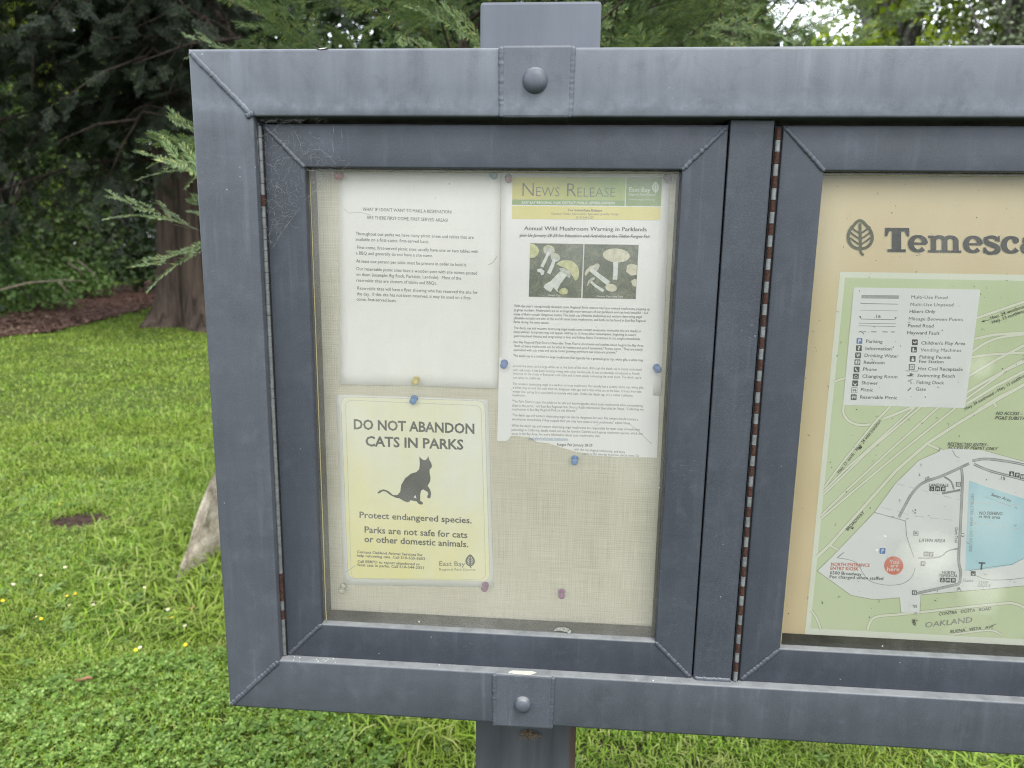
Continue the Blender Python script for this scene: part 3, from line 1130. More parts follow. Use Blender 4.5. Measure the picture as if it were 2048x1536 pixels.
M['leaf_bright'] = leaf_mat('bright_leaf', [(0.12, 0.18, 0.014), (0.20, 0.27, 0.02), (0.30, 0.35, 0.04)], 0.45, 0.4, 0.2)
M['leaf_oak'] = leaf_mat('oak_leaf', [(0.05, 0.07, 0.03), (0.09, 0.115, 0.055), (0.17, 0.19, 0.11)], 0.5, 0.15, 0.3)
M['leaf_dark'] = leaf_mat('dark_leaf', [(0.015, 0.03, 0.010), (0.03, 0.055, 0.016), (0.05, 0.075, 0.022)], 0.5, 0.2, 0.25)
M['leaf_mid'] = leaf_mat('mid_leaf', [(0.035, 0.065, 0.018), (0.06, 0.105, 0.026), (0.10, 0.15, 0.04)], 0.5, 0.25, 0.25)
M['leaf_grey'] = leaf_mat('willow_leaf', [(0.035, 0.06, 0.035), (0.065, 0.10, 0.06), (0.11, 0.15, 0.10)], 0.5, 0.2, 0.3)
M['leaf_ivy'] = leaf_mat('ivy_leaf', [(0.06, 0.13, 0.025), (0.12, 0.22, 0.05), (0.20, 0.30, 0.10)], 0.45, 0.25, 0.3)


def place(px, dist):
    """ground spot in the direction of an image column, dist metres from the camera"""
    d = rays([(px, 489)])[0]
    d = d / math.hypot(d[0], d[1])
    return (CAM[0] + d[0] * dist, CAM[1] + d[1] * dist)


# shrubs beyond the path, left
leafy('willow_shrub', 'large grey green feathery shrub beyond the mulch path', 'shrub', place(205, 33.5), 7.2, 3.5, 110, 120, 0.19, M['leaf_grey'], M['bark_grey'], 31, 0.1, aspect=.16, stems=4)
leafy('leafy_shrub', 'dense mid green shrub at the left border beyond the path', 'shrub', place(15, 24), 5.6, 2.5, 80, 100, 0.13, M['leaf_mid'], M['bark_grey'], 32, 0.08, stems=3)
leafy('leafy_shrub', 'dark green bush tucked behind the redwood trunk', 'shrub', place(310, 40), 5.4, 3.4, 80, 90, 0.19, M['leaf_dark'], M['bark_grey'], 33, 0.05, stems=3)
leafy('leafy_shrub', 'dark shrub outside left, leaning over the path', 'shrub', place(-180, 19), 5.0, 2.4, 70, 90, 0.14, M['leaf_dark'], M['bark_grey'], 34, 0.06, stems=3)
for i, (px, dd, h, lab) in enumerate([(20, 19.9, 1.0, 'low pale green bush at the path edge, leftmost in view'), (110, 23.6, .95, 'low bush with pale leaves between twigs at the path edge'),
                                       (185, 29.0, 1.2, 'low light green bush in the middle of the path edge'), (262, 35.5, 1.4, 'low leafy bush at the path edge nearest the redwood trunk')]):
    leafy('low_bush', lab, 'bush', place(px, dd), h, 1.25, 34, 60, 0.10, M['leaf_ivy'], M['bark_grey'], 50 + i, 0.05, 'low bushes along the far edge of the path', stems=3)
# background trees that close the view
bgt = [(-620, 24, 10, 4.2, 'leaf_mid', 'spreading tree well beyond the left border'), (2700, 20, 10, 4.0, 'leaf_dark', 'dark tree well beyond the right border'), (3300, 24, 11, 4.6, 'leaf_mid', 'mid green tree farthest beyond the right border'), (180, 54, 20, 7.5, 'leaf_mid', 'very tall green tree farthest behind the willow shrub'), (10, 46, 18, 6.5, 'leaf_mid', 'tall tree far behind the mid green shrub at left'), (-260, 30, 11, 4.0, 'leaf_mid', 'mid green tree beyond the left border'), (-60, 33, 13, 4.2, 'leaf_bright', 'bright sunlit tree seen through the redwood limbs at far left'),
       (110, 42, 16, 5.0, 'leaf_bright', 'yellow green tree glowing behind the redwood limbs'), (270, 47, 17, 5.5, 'leaf_mid', 'tall green tree directly behind the old redwood trunk'),
       (450, 26, 11, 4.0, 'leaf_dark', 'dark tree behind the upper left corner of the board'), (640, 24, 10.5, 3.6, 'leaf_dark', 'dark leafy tree behind the young redwood left of the post'),
       (850, 22, 10, 3.4, 'leaf_dark', 'dark leafy tree directly behind the post top'), (1050, 21, 10, 3.3, 'leaf_dark', 'dark tree right behind the square post'),
       (1240, 20, 9.5, 3.2, 'leaf_dark', 'dark tree just right of the post top'), (1400, 22, 9.6, 1.9, 'leaf_dark', 'dark tree left of the sky gap')]
for i, (px, dd, h, r, lm, lab) in enumerate(bgt):
    leafy('background_tree', lab, 'tree', place(px, dd), h, r, 90, 120, 0.24, M[lm], M['bark_grey'], 70 + i, 0.04, 'trees closing the background')
leafy('leafy_tree', 'yellow green broadleaf tree right of the sky gap', 'tree', place(1755, 11), 6.4, 1.2, 100, 170, 0.085, M['leaf_bright'], M['bark_grey'], 91, 0.25)
leafy('leafy_tree', 'dark green tree with small leaves between sky gap and bright tree', 'tree', place(1715, 17), 7.6, 1.0, 45, 80, 0.13, M['leaf_dark'], M['bark_grey'], 94, 0.25)
leafy('oak_tree', 'dense grey green oak at the right border behind the board', 'tree', place(2010, 11), 6.0, 2.0, 150, 240, 0.05, M['leaf_oak'], M['bark_grey'], 92, 0.2)
leafy('oak_tree', 'second oak beyond the right border with denser grey foliage', 'tree', place(2420, 13), 7.0, 2.6, 80, 120, 0.09, M['leaf_oak'], M['bark_grey'], 93, 0.15)
leafy('background_tree', 'distant low tree under the sky gap', 'tree', place(1560, 30), 9.2, 3.6, 70, 100, 0.22, M['leaf_mid'], M['bark_grey'], 95, 0.1)

# bare twigs on the far side of the path
M['twig'] = plain('dead_twig', (0.20, 0.16, 0.12), 0.8, 0.1, 0.3, 20)
for q, lab, dd in [([(135, 525), (158, 540), (165, 552)], 'short pale broken stick leaning at the path edge', 17.2), ([(155, 520), (180, 540), (195, 560)], 'thin dead stick angled above the low bushes', 17.0),
                   ([(0, 580), (60, 565), (130, 560), (175, 562)], 'long bent dead stick lying along the bushes at left', 15.6), ([(115, 560), (128, 575), (135, 590)], 'curved pale stick bending down to the path', 15.8)]:
    b = MB()
    pp = []
    for (px, py) in q:
        d = rays([(px, py)])[0]
        d = d / math.hypot(d[0], d[1])
        pp.append(CAM + d * dd)
    b.tube(pp, [.016, .015, .013, .011, .008][:len(pp)], 6)
    tag(b.build('dead_stick', M['twig'], None, True), lab, 'stick', 'dead sticks at the path edge')
# ------------------------------------------------------------------ the notice board
def Z(d): return TOP + d


board = thing('notice_board', (0.43, 0, 0), 'grey blue painted steel notice board with two glazed doors on a square post', 'notice board')
FW = 0.0790                      # width of the frame tubes
XR = 1.83                        # right end of the board (outside the picture)
ZB = Z(-0.9000)
ML, MR = 0.6653, 0.7172


def mitred(name, x0, x1, z0, z1, w, y0, y1, rad, m, parent, rin=None):
    """closed rectangular frame swept round four mitred corners"""
    rin = rad if rin is None else rin
    prof = []

    def arc(cx, cy, a0, a1, r):
        for k in range(4):
            a = a0 + (a1 - a0) * k / 3
            prof.append((cx + r * math.cos(a), cy + r * math.sin(a)))
    arc(rad, y0 + rad, math.pi, 1.5 * math.pi, rad)
    arc(w - rin, y0 + rin, 1.5 * math.pi, 2 * math.pi, rin)
    arc(w - .002, y1 - .002, 0, .5 * math.pi, .002)
    arc(.002, y1 - .002, .5 * math.pi, math.pi, .002)
    b = MB()
    # four separate bars so that the mitres stay crisp under smooth shading
    cs = [((x0, z1), (1, -1)), ((x1, z1), (-1, -1)), ((x1, z0), (-1, 1)), ((x0, z0), (1, 1))]
    for i in range(4):
        (ax, az), (sx, sz) = cs[i]
        (bx_, bz), (tx_, tz) = cs[(i + 1) % 4]
        ra, rb = [], []
        for (q, y) in prof:
            ra.append((ax + sx * q, y, az + sz * q))
            rb.append((bx_ + tx_ * q, y, bz + tz * q))
        b.rings([ra, rb], False)
    o = b.build(name, m, parent, True)
    md = o.modifiers.new('edges', 'EDGE_SPLIT')
    md.split_angle = R(50)
    return o


def bead(name, p0, p1, r, parent, seed=0, m=None, flat=0.62):
    """lumpy weld bead along a joint on the face of the metal"""
    g = random.Random(seed)
    p0, p1 = Vector(p0), Vector(p1)
    n = max(14, int((p1 - p0).length / 0.0012))
    d = (p1 - p0).normalized()
    e = Vector((d.z, 0, -d.x))
    pts = []
    ph = g.random() * 6
    rip = 0
    for i in range(n + 1):
        t = i / n
        rip += g.uniform(.35, .75)
        k = 1 + .12 * math.sin(rip * 2.2) * max(0, .5 + 1.4 * mnoise.noise(Vector((t * 7, seed * 2.1, 9)))) + .22 * mnoise.noise(Vector((t * 14 + seed * 3.3, seed, 0))) + .08 * mnoise.noise(Vector((t * 50, seed, 5)))
        if i in (0, n): k *= .35
        c = p0 + (p1 - p0) * t + e * (r * .22 * mnoise.noise(Vector((t * 9, seed * 1.7, 2))))
        pts.append([c + e * (r * k * math.cos(a)) + Vector((0, -r * k * flat * math.sin(a), 0)) + d * (r * .35 * math.sin(a)) for a in [math.pi * 2 * j / 10 for j in range(10)]])
    b = MB()
    b.rings(pts, True)
    return b.build(name, m or M['paint_bead'], parent, True)


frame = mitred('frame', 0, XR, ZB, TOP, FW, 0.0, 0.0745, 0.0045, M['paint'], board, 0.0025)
i_ = 0
for (xa, za, xb, zb_) in [(0.003, -.004, FW - .001, -FW + .001), (0.003, -.896, FW - .002, -.8225)]:
    bead('weld_bead', (xa, -.0003, Z(za)), (xb, -.0003, Z(zb_)), 0.0036, frame, 3 + i_)
    i_ += 1
# blob where the upper bead ends
bead('weld_bead', (FW - .009, -.0005, Z(-.0795)), (FW + .0005, -.0005, Z(-.0755)), 0.004, frame, 9)
mul = MB()
mul.box(ML, MR, 0.0140, 0.066, ZB + FW + .0004, Z(-FW) - .0004, 0.0016)
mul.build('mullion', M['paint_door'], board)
bead('weld_bead', (ML + .001, .0125, ZB + FW + .001), (MR - .002, .0125, ZB + FW + .001), .0036, frame, 12)

# raised sleeves where the frame is bolted to the post
for (za, zb_, zc_, rb, x0, x1, sd) in [(0.0012, -.0803, -.0383, .0146, .3892, .4722, 20), (-.8208, -.9024, -.8652, .0118, .3892, .4692, 30)]:
    s = MB()
    s.box(x0, x1, -0.0022, 0.073, Z(zb_), Z(za), 0.0026)
    sl = s.build('bolted_sleeve', M['paint'], board)
    bead('weld_bead', (x0 - .001, -.0008, Z(za - .001)), (x0 + .0005, -.0008, Z(zb_ + .001)), .0034, sl, sd, None, .5)
    bead('weld_bead', (x1 + .001, -.0008, Z(za - .001)), (x1 - .0005, -.0008, Z(zb_ + .001)), .0032, sl, sd + 1, None, .5)
    b = MB()
    b.lathe((.4292, -0.002, Z(zc_)), (0, -1, 0), [(rb * 1.04, -.001), (rb * 1.04, .0008), (rb * .99, .002), (rb * .93, .0042), (rb * .80, .0066), (rb * .6, .0084), (rb * .35, .0095), (0.0008, .0099)], 32)
    b.build('carriage_bolt', M['paint_bead'], board, True)
# bare chips in the paint


def flake(name, pts, y, m, parent):
    b = MB()
    n = len(pts)
    P = at(pts, y)
    Q = at(pts, y)
    b.ngon(P)
    return b.build(name, m, parent)


ch = MB()
zz = Z(-.8205)
ed = [(.4075, .006), (.4085, .002), (.4115, .0032), (.4190, .0012), (.4290, .0015), (.4320, .0008), (.4405, .0024), (.4445, .0055), (.4475, .0085), (.44, .0115), (.425, .0105), (.413, .0105)]
ch.ngon([(x, y - .0022, zz + .0001) for x, y in ed])
ch.build('bare_metal_patch', M['bare'], board)
ch = MB()
px = at([(632, 94.6), (640, 98.5), (648, 97.6), (655, 95)], -.0002)
ch.ngon([px[0], px[1], px[2], px[3], (px[3][0], .004, TOP + .0002), (px[0][0], .004, TOP + .0002)])
ch.build('bare_metal_patch', M['bare'], board)
b = MB()
for k in range(16):     # droppings and grit caught on the lower ledge
    x = rnd.uniform(.09, .16) if k < 12 else rnd.uniform(.1, .66)
    s_ = rnd.uniform(.0004, .0009)
    b.lathe((x, rnd.uniform(.001, .012), Z(-.8209)), (rnd.gauss(0, .2), 0, 1), [(s_, 0), (s_ * .9, s_ * .6), (s_ * .3, s_)], 6)
tag(b.build('grit', M['ink_white'], board, True), kind='stuff')

# post
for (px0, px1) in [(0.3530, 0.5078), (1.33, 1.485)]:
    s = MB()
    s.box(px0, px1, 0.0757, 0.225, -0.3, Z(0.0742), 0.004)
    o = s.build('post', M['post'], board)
    o.location = (0, 0, 0)
# the material measures x from the post's own middle
for o in board.children:
    if o.name.startswith('post'):
        cx = sum(v.co.x for v in o.data.vertices) / len(o.data.vertices)
        o.data.transform(Matrix.Translation((-cx, 0, 0)))
        o.location.x = cx

# cabinet back and the fabric covered pin board
b = MB()
b.box(FW + .0005, XR - FW - .0005, .0685, .0742, ZB + FW, Z(-FW), 0)
b.build('cabinet_back', M['black'], board)
b = MB()
b.box(.0815, ML - .0005, .060, .068, Z(-.8205), Z(-.0815), 0.0008)
b.build('pin_board', M['fabric'], board)
b = MB()
b.box(MR + .0015, XR - FW - .0015, .060, .068, Z(-.8205), Z(-.0815), 0.0008)
b.build('map_backing', M['fabric'], board)


# doors
def glass(smears=()):
    m = bpy.data.materials.new('dusty_glazing')
    m.use_nodes = True
    t = m.node_tree
    t.nodes.remove(t.nodes['Principled BSDF'])
    v = coords(t)
    tr = N(t, 'ShaderNodeBsdfTransparent')
    tr.inputs['Color'].default_value = (0.955, 0.945, 0.93, 1)
    du = N(t, 'ShaderNodeBsdfDiffuse')
    du.inputs['Color'].default_value = (0.80, 0.78, 0.70, 1)
    tl = N(t, 'ShaderNodeBsdfTranslucent')
    tl.inputs['Color'].default_value = (0.80, 0.78, 0.70, 1)
    dd = N(t, 'ShaderNodeMixShader')
    dd.inputs[0].default_value = 0.35
    t.links.new(du.outputs[0], dd.inputs[1])
    t.links.new(tl.outputs[0], dd.inputs[2])
    gl = N(t, 'ShaderNodeBsdfGlossy')
    gl.inputs['Roughness'].default_value = 0.12
    lw = N(t, 'ShaderNodeFresnel')
    lw.inputs['IOR'].default_value = 1.38
    a = noise(t, v, 6, 4, 0.6)
    fine = noise(t, v, 900, 2, 0.8)
    st = noise(t, coords(t, (40, 1, 3)), 1.0, 4, 0.6)
    d = math_n(t, 'ADD', rng_map(t, a, 0.35, 0.7, DUST[0], DUST[1]), rng_map(t, fine, 0.6, 0.8, 0, 0.03))
    d = math_n(t, 'ADD', d, rng_map(t, st, 0.5, 0.8, 0, 0.035))
    vo = N(t, 'ShaderNodeTexVoronoi')
    vo.inputs['Scale'].default_value = 60
    t.links.new(v, vo.inputs['Vector'])
    spk = rng_map(t, vo.outputs['Distance'], 0.05, 0.09, 1.0, 0.0)
    spk = math_n(t, 'MULTIPLY', spk, rng_map(t, noise(t, v, 13, 2), 0.6, 0.64, 0, 0.7))
    d = math_n(t, 'ADD', d, spk)
    for (cx, cz), rad, amt in smears:
        vd = N(t, 'ShaderNodeVectorMath', operation='DISTANCE')
        t.links.new(coords(t, (1, 0, 1)), vd.inputs[0])
        vd.inputs[1].default_value = (cx, 0, cz)
        q = math_n(t, 'ADD', vd.outputs['Value'], math_n(t, 'MULTIPLY', math_n(t, 'SUBTRACT', noise(t, v, 16, 4), 0.5), rad * 1.2))
        d = math_n(t, 'ADD', d, rng_map(t, q, rad * .35, rad, amt, 0))
    m1 = N(t, 'ShaderNodeMixShader')
    t.links.new(d, m1.inputs[0])
    t.links.new(tr.outputs[0], m1.inputs[1])
    t.links.new(dd.outputs[0], m1.inputs[2])
    m2 = N(t, 'ShaderNodeMixShader')
    t.links.new(lw.outputs[0], m2.inputs[0])
    t.links.new(m1.outputs[0], m2.inputs[1])
    t.links.new(gl.outputs[0], m2.inputs[2])
    t.links.new(m2.outputs[0], t.nodes['Material Output'].inputs['Surface'])
    return m


DUST = (0.08, 0.17)
M['glass'] = glass()
DUST = (0.02, 0.06)
_q = [at([p], .027)[0] - np.array([0.7272, 0, Z(-.8222)]) for p in ((1860, 1115), (1975, 1040), (1960, 735), (1960, 1180))]
M['glass_clear'] = glass([((_q[0][0], _q[0][2]), .045, .26), ((_q[1][0], _q[1][2]), .05, .10), ((_q[2][0], _q[2][2]), .018, .12), ((_q[3][0], _q[3][2]), .04, .18)])
DT, DB = Z(-.0856), Z(-.8222)
OT, OB = Z(-.1370), Z(-.7685)
for (x0, x1, lab, gm) in [(0.0842, 0.6634, None, M['glass']), (0.7275, XR - FW - .004, None, M['glass_clear'])]:
    w = 0.0525
    dr = thing('door', (x0, 0.015, DB), None, None)
    dr.parent = board
    dr.location = Vector((x0, 0.015, DB)) - board.location
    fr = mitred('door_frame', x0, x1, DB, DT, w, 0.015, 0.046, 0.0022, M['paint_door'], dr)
    k = 0
    for (xa, za, xb, zb_) in [(x0 + .003, DT - .003, x0 + w, DT - w), (x1 - .003, DT - .003, x1 - w, DT - w), (x1 - .003, DB + .003, x1 - w, DB + w), (x0 + .003, DB + .003, x0 + w, DB + w)]:
        bead('weld_bead', (xa, .0147, za), (xb, .0147, zb_), .0028, fr, 40 + k + int(x0 * 100), M['paint_bead'])
        k += 1
    p = MB()
    p.ngon([(x0 + w - .003, .027, DB + w - .003), (x1 - w + .003, .027, DB + w - .003), (x1 - w + .003, .027, DT - w + .003), (x0 + w - .003, .027, DT - w + .003)])
    p.build('pane', gm, dr)
    mitred('inner_lining', x0 + w - .0035, x1 - w + .0035, DB + w - .0035, DT - w + .0035, .0042, .0285, .0585, .0006, M['gasket'], dr)
    s = MB()
    s.tube([(x0 + w + .0035, .0262, DB + w + .001), (x0 + w + .0028, .0262, DT - w - .0035), (x1 - w - .001, .0262, DT - w - .003)], .0006, 5)
    s.build('seal_strip', M['seal'], dr)
    # lump of old tape on the lower edge of the glass
    if x0 < .5:
        q = at([(1107, 1262), (1112, 1256), (1124, 1254), (1138, 1257), (1143, 1262), (1139, 1270), (1134, 1264), (1120, 1262)], .0255)
        s = MB()
        s.ngon(q)
        s.build('tape_scrap', M['tape'], dr)
    # piano hinge
    hx = 0.0812 if x0 < .5 else 0.7222
    hg = MB()
    hg.box(hx - .0042, hx + .0044, .0140, .02, DB + .001, DT - .001, 0)
    hinge = hg.build('hinge', M['black'], board)
    nk = 52
    for j in range(nk):
        za = DB + .003 + (DT - DB - .006) * j / nk
        zb_ = DB + .003 + (DT - DB - .006) * (j + 1) / nk - .0004
        c = MB()
        c.lathe((hx, .0132, za), (0, 0, 1), [(.0026, 0), (.0028, .0002), (.0028, zb_ - za - .0002), (.0026, zb_ - za)], 12)
        if x0 < .5: mt = M['rust'] if j in (4, 6, 8, 7, 45) else M['pinmetal']
        else: mt = M['rust'] if j % 2 == 1 else M['pinpale']
        kn = c.build('knuckle', mt, hinge)
        if mt is M['rust']: kn['label'] = 'rusty brown knuckle'

# grass nest under the lower rail
b = MB()
nc = at([(1058, 1466)], .070)[0]
for k in range(70):
    a = rnd.uniform(0, 6.28)
    d = Vector((math.cos(a), -.5 * rnd.random(), -abs(math.sin(a)) * .7))
    l = rnd.uniform(.006, .016)
    p0 = Vector(nc) + Vector((rnd.gauss(0, .005), rnd.gauss(0, .002), rnd.gauss(0, .002)))
    b.tube([p0, p0 + d * l * .5 + Vector((0, 0, rnd.gauss(0, .002))), p0 + d * l], [.0005, .0004, .0002], 4)
M['straw'] = plain('dry_straw', (0.10, 0.075, 0.045), 0.9, 0.1, 0.5, 300)
tag(b.build('straw_nest', M['straw']), 'small dry straw nest stuck under the lower rail in front of the post', 'nest')


# ------------------------------------------------------------------ printed sheets
_tc = bpy.data.curves.new('t', 'FONT')
_to = bpy.data.objects.new('t', _tc)
_tc.resolution_u = 2
_tc.fill_mode = 'FRONT'
COL.objects.link(_to)


def glyphs(s, bold=0.0, shear=0.0):
    _tc.body = s
    _tc.size = 1
    _tc.offset = bold
    _tc.shear = shear
    bpy.context.view_layer.update()
    ev = _to.evaluated_get(bpy.context.evaluated_depsgraph_get())
    me = ev.to_mesh()
    n = len(me.vertices)
    v = np.zeros(n * 3)
    me.vertices.foreach_get('co', v)
    f = [tuple(p.vertices) for p in me.polygons]
    ev.to_mesh_clear()
    return v.reshape(-1, 3)[:, :2], f


CAPH = glyphs('H')[0][:, 1].max()


class Sheet:
    """things printed or lying on an upright sheet at depth y; layers lie 0.12 mm apart towards the viewer"""
    def __init__(s, y, conv=None):
        s.y = y
        s.conv = conv or (lambda X, Y: (X, Y))
        s.tick = 0

    def P(s, pts, layer):
        s.tick += 1
        q = np.array([s.conv(*p) for p in pts], float)
        return at(q, s.y - .0004 - layer * .00012 - (s.tick % 40) * .000002)

    def poly(s, b, pts, layer, mi=0):
        b.ngon(s.P(pts, layer), mi)

    def rib(s, b, pts, w, layer, closed=False, mi=0):
        """ribbon of width w (sheet units); w may be a list"""
        p = np.array(pts, float)
        n = len(p)
        if not isinstance(w, (list, tuple)): w = [w] * n
        d = np.zeros_like(p)
        for i in range(n):
            a = p[(i - 1) % n] if (closed or i > 0) else p[i]
            c = p[(i + 1) % n] if (closed or i < n - 1) else p[i]
            v = c - a
            d[i] = v / (np.linalg.norm(v) + 1e-9)
        nn = np.stack([-d[:, 1], d[:, 0]], -1) * (np.array(w)[:, None] / 2)
        A = s.P(p + nn, layer)
        s.tick -= 1
        B = s.P(p - nn, layer)
        fs = []
        m = n if closed else n - 1
        for i in range(m):
            j = (i + 1) % n
            fs.append((i, j, n + j, n + i))
        b.add(np.vstack([A, B]), fs, mi)

    def text(s, b, st, p0, p1, cap, layer, bold=0.0, shear=0.0, mi=0, perp=False, norm=True):
        fat = 0.0
        if 'M' in st and bold > 0: fat, bold = bold, 0.0     # heavy lettering by overprinting
        v, f = glyphs(st, bold, shear)
        if not len(v): return
        x0, x1 = v[:, 0].min(), v[:, 0].max()
        p0 = np.array(s.conv(*p0), float)
        p1 = np.array(s.conv(*p1), float)
        e = np.array(s.conv(0, 1), float) - np.array(s.conv(0, 0), float)
        cap = cap * abs(e[1])
        d = p1 - p0
        if perp or abs(d[1]) > abs(d[0]) * .25:
            up = np.array([d[1], -d[0]]) / np.linalg.norm(d)
        else:
            m = (p0 + p1) / 2
            up = np.array([(m[0] - 909) / 8376, -1.0])
        q = p0 + ((v[:, :1] - x0) / (x1 - x0)) * d + (v[:, 1:2] / CAPH) * cap * up
        s.tick += 1
        b.add(at(q, s.y - .0004 - layer * .00012 - (s.tick % 40) * .000002), f, mi)
        em = cap / CAPH
        for k, dx in enumerate((-1, 1) if fat else ()):
            b.add(at(q + d / np.linalg.norm(d) * dx * fat * em, s.y - .0004 - layer * .00012 - (s.tick % 40) * .000002 - (k + 1) * .000006), f, mi)

    def ell(s, b, c, rx, ry, layer, rot=0, n=24, mi=0, a0=0, a1=360):
        ca, sa = math.cos(R(rot)), math.sin(R(rot))
        pts = []
        for k in range(n):
            a = R(a0 + (a1 - a0) * k / (n if a1 - a0 == 360 else n - 1))
            x, y = rx * math.cos(a), ry * math.sin(a)
            pts.append((c[0] + x * ca - y * sa, c[1] + x * sa + y * ca))
        s.poly(b, pts, layer, mi)


def curve_pts(pts, n=8):
    """smooth line through the points"""
    p = np.array(pts, float)
    out = []
    for i in range(len(p) - 1):
        a, b_, c, d = p[max(i - 1, 0)], p[i], p[i + 1], p[min(i + 2, len(p) - 1)]
        for k in range(n):
            t = k / n
            out.append(.5 * ((2 * b_) + (-a + c) * t + (2 * a - 5 * b_ + 4 * c - d) * t * t + (-a + 3 * b_ - 3 * c + d) * t ** 3))
    out.append(p[-1])
    return np.array(out)


def sheet_body(corners, y, curl, nx=16, nz=16):
    """paper with a little thickness; curl(u, v) gives how far it stands off the board"""
    q = at(corners, y)
    V, F = [], []
    for j in range(nz + 1):
        for i in range(nx + 1):
            u, v = i / nx, j / nz
            p = (q[0] * (1 - u) + q[1] * u) * (1 - v) + (q[3] * (1 - u) + q[2] * u) * v
            V.append((p[0], p[1] - curl(u, v), p[2]))
    n = (nx + 1) * (nz + 1)
    V += [(a, b + .0002, c) for a, b, c in V]
    w = nx + 1
    for j in range(nz):
        for i in range(nx):
            a = j * w + i
            F.append((a, a + 1, a + w + 1, a + w))
            F.append((n + a, n + a + w, n + a + w + 1, n + a + 1))
    for i in range(nx):
        F.append((i, n + i, n + i + 1, i + 1))
        a = nz * w + i
        F.append((a, a + 1, n + a + 1, n + a))
    for j in range(nz):
        a = j * w
        F.append((a, a + w, n + a + w, n + a))
        a = j * w + nx
        F.append((a, n + a, n + a + w, a + w))
    b = MB()
    b.add(V, F)
    return b


# --- reservation notice
YB = 0.0596
nl = at([(840, 560)], YB)[0]
nt1 = thing('notice_sheet', nl, 'white notice page about making a reservation, upper left on the pin board', 'notice')
b = sheet_body([(677, 338), (1001.5, 343), (995, 776), (680.5, 767.5)], YB - .0006, lambda u, v: .006 * max(0, v - .93) / .07 * (0.25 + abs(u - .48)) * (1 if abs(u - .48) > .06 else .2) + .0015 * max(0, .04 - v) / .04)
b.build('paper', M['paper'], nt1, True)
Sh = Sheet(YB - .0008, lambda X, Y: (660 + X / 5.297, 330 + Y / 5.297))
b = MB()
for s_, p0, p1, cap in [("WHAT IF I DON'T WANT TO MAKE A RESERVATION?", (345, 484), (1293, 515), 34), ("ARE THERE FIRST COME, FIRST SERVED AREAS?", (388, 572), (1250, 602), 34),
                        ("Throughout our parks we have many picnic areas and tables that are", (272, 742), (1522, 783), 34), ("available on a first-come, first-served basis.", (272, 803), (1050, 828), 34),
                        ("First-come, first-served picnic sites usually have one or two tables with", (287, 888), (1570, 933), 34), ("a BBQ and generally do not have a site name.", (275, 948), (1090, 976), 34),
                        ("At least one person per table must be present in order to hold it.", (277, 1032), (1448, 1074), 34), ("Our reservable picnic sites have a wooden post with site names posted", (278, 1114), (1558, 1162), 34),
                        ("on them (example: Big Rock, Parkside, Landvale).  Most of the", (279, 1174), (1390, 1216), 34), ("reservable sites are clusters of tables and BBQs.", (280, 1236), (1130, 1268), 34),
                        ("Reservable sites will have a flyer showing who has reserved the site for", (290, 1320), (1565, 1367), 34), ("the day.  If this site has not been reserved, it may be used on a first-", (283, 1380), (1497, 1424), 34),
                        ("come, first-served basis.", (283, 1436), (703, 1453), 34)]:
    Sh.text(b, s_, p0, p1, cap, 0, 0)
b.build('lettering', M['ink_grey'], nt1)
b = MB()
Sh.rib(b, [(150, 470), (200, 510), (260, 500), (340, 505), (430, 530)], 4, 1)
Sh.rib(b, [(1675, 1060), (1730, 1030), (1770, 968)], 6, 1)
b.build('crease', M['crease'], nt1)

# --- mushroom news release, two pages
z2 = lambda X, Y: (990 + X / 5.297, 330 + Y / 5.297)
z3 = lambda X, Y: (990 + X / 4.517, 590 + Y / 4.517)
fl = at([(1165, 560)], YB)[0]
fly = thing('news_release', fl, 'news release page with yellow green heading and two mushroom pictures', 'flyer')
b = sheet_body([(1003, 338), (1342, 341), (1320.5, 791), (998, 778)], YB - .0006, lambda u, v: .004 * max(0, u - .95) / .05 * (v > .2) * v)
b.build('paper', M['paper2'], fly, True)


def header_mat(name, a, b_, noisec=0.1):
    m, t, p = mat(name, 0.75, 0.1)
    tc = N(t, 'ShaderNodeTexCoord')
    sx = N(t, 'ShaderNodeSeparateXYZ')
    t.links.new(tc.outputs['Generated'], sx.inputs[0])
    col = ramp(t, sx.outputs['X'], [(0.1, a), (0.85, b_)])
    col = mixc(t, rng_map(t, noise(t, coords(t), 60, 4), 0.4, 0.7, 0, .2), col, tuple(min(1, c * 1.25) for c in a))
    setc(t, p, col)
    return m


M['head_grad'] = header_mat('yellow_green_ink', (0.62, 0.55, 0.13), (0.30, 0.42, 0.12))
M['head_green'] = header_mat('green_ink', (0.22, 0.34, 0.10), (0.20, 0.30, 0.10))
M['head_yellow'] = header_mat('yellow_ink', (0.72, 0.62, 0.19), (0.76, 0.66, 0.24))
Sh = Sheet(YB - .0008, z2)
b = MB(); Sh.poly(b, [(185, 125), (1385, 131), (1374, 372), (182, 364)], 0); b.build('heading_band', M['head_grad'], fly)
b = MB(); Sh.poly(b, [(182, 367), (1374, 375), (1371, 432), (181, 420)], 0); Sh.poly(b, [(1396, 131), (1770, 134), (1757, 436), (1384, 433)], 0); b.build('heading_band', M['head_green'], fly)
b = MB(); Sh.poly(b, [(181, 432), (1757, 446), (1752, 584), (180, 570)], 0); b.build('heading_band', M['head_yellow'], fly)
b = MB()
for s_, p0, p1, cap in [('N', (290, 328), (410, 330), 142), ('EWS', (435, 331), (683, 334), 98), ('R', (762, 334), (862, 335), 142), ('ELEASE', (872, 336), (1272, 338), 98)]:
    Sh.text(b, s_, p0, p1, cap, 1, -0.012)
Sh.text(b, 'For Immediate Release', (778, 490), (1135, 494), 26, 1, .02)
Sh.text(b, 'Contact: Public Information Specialist Jennifer Vanya', (598, 528), (1310, 532), 24, 1)
Sh.text(b, '(510) 544-2207', (860, 566), (1045, 570), 24, 1)
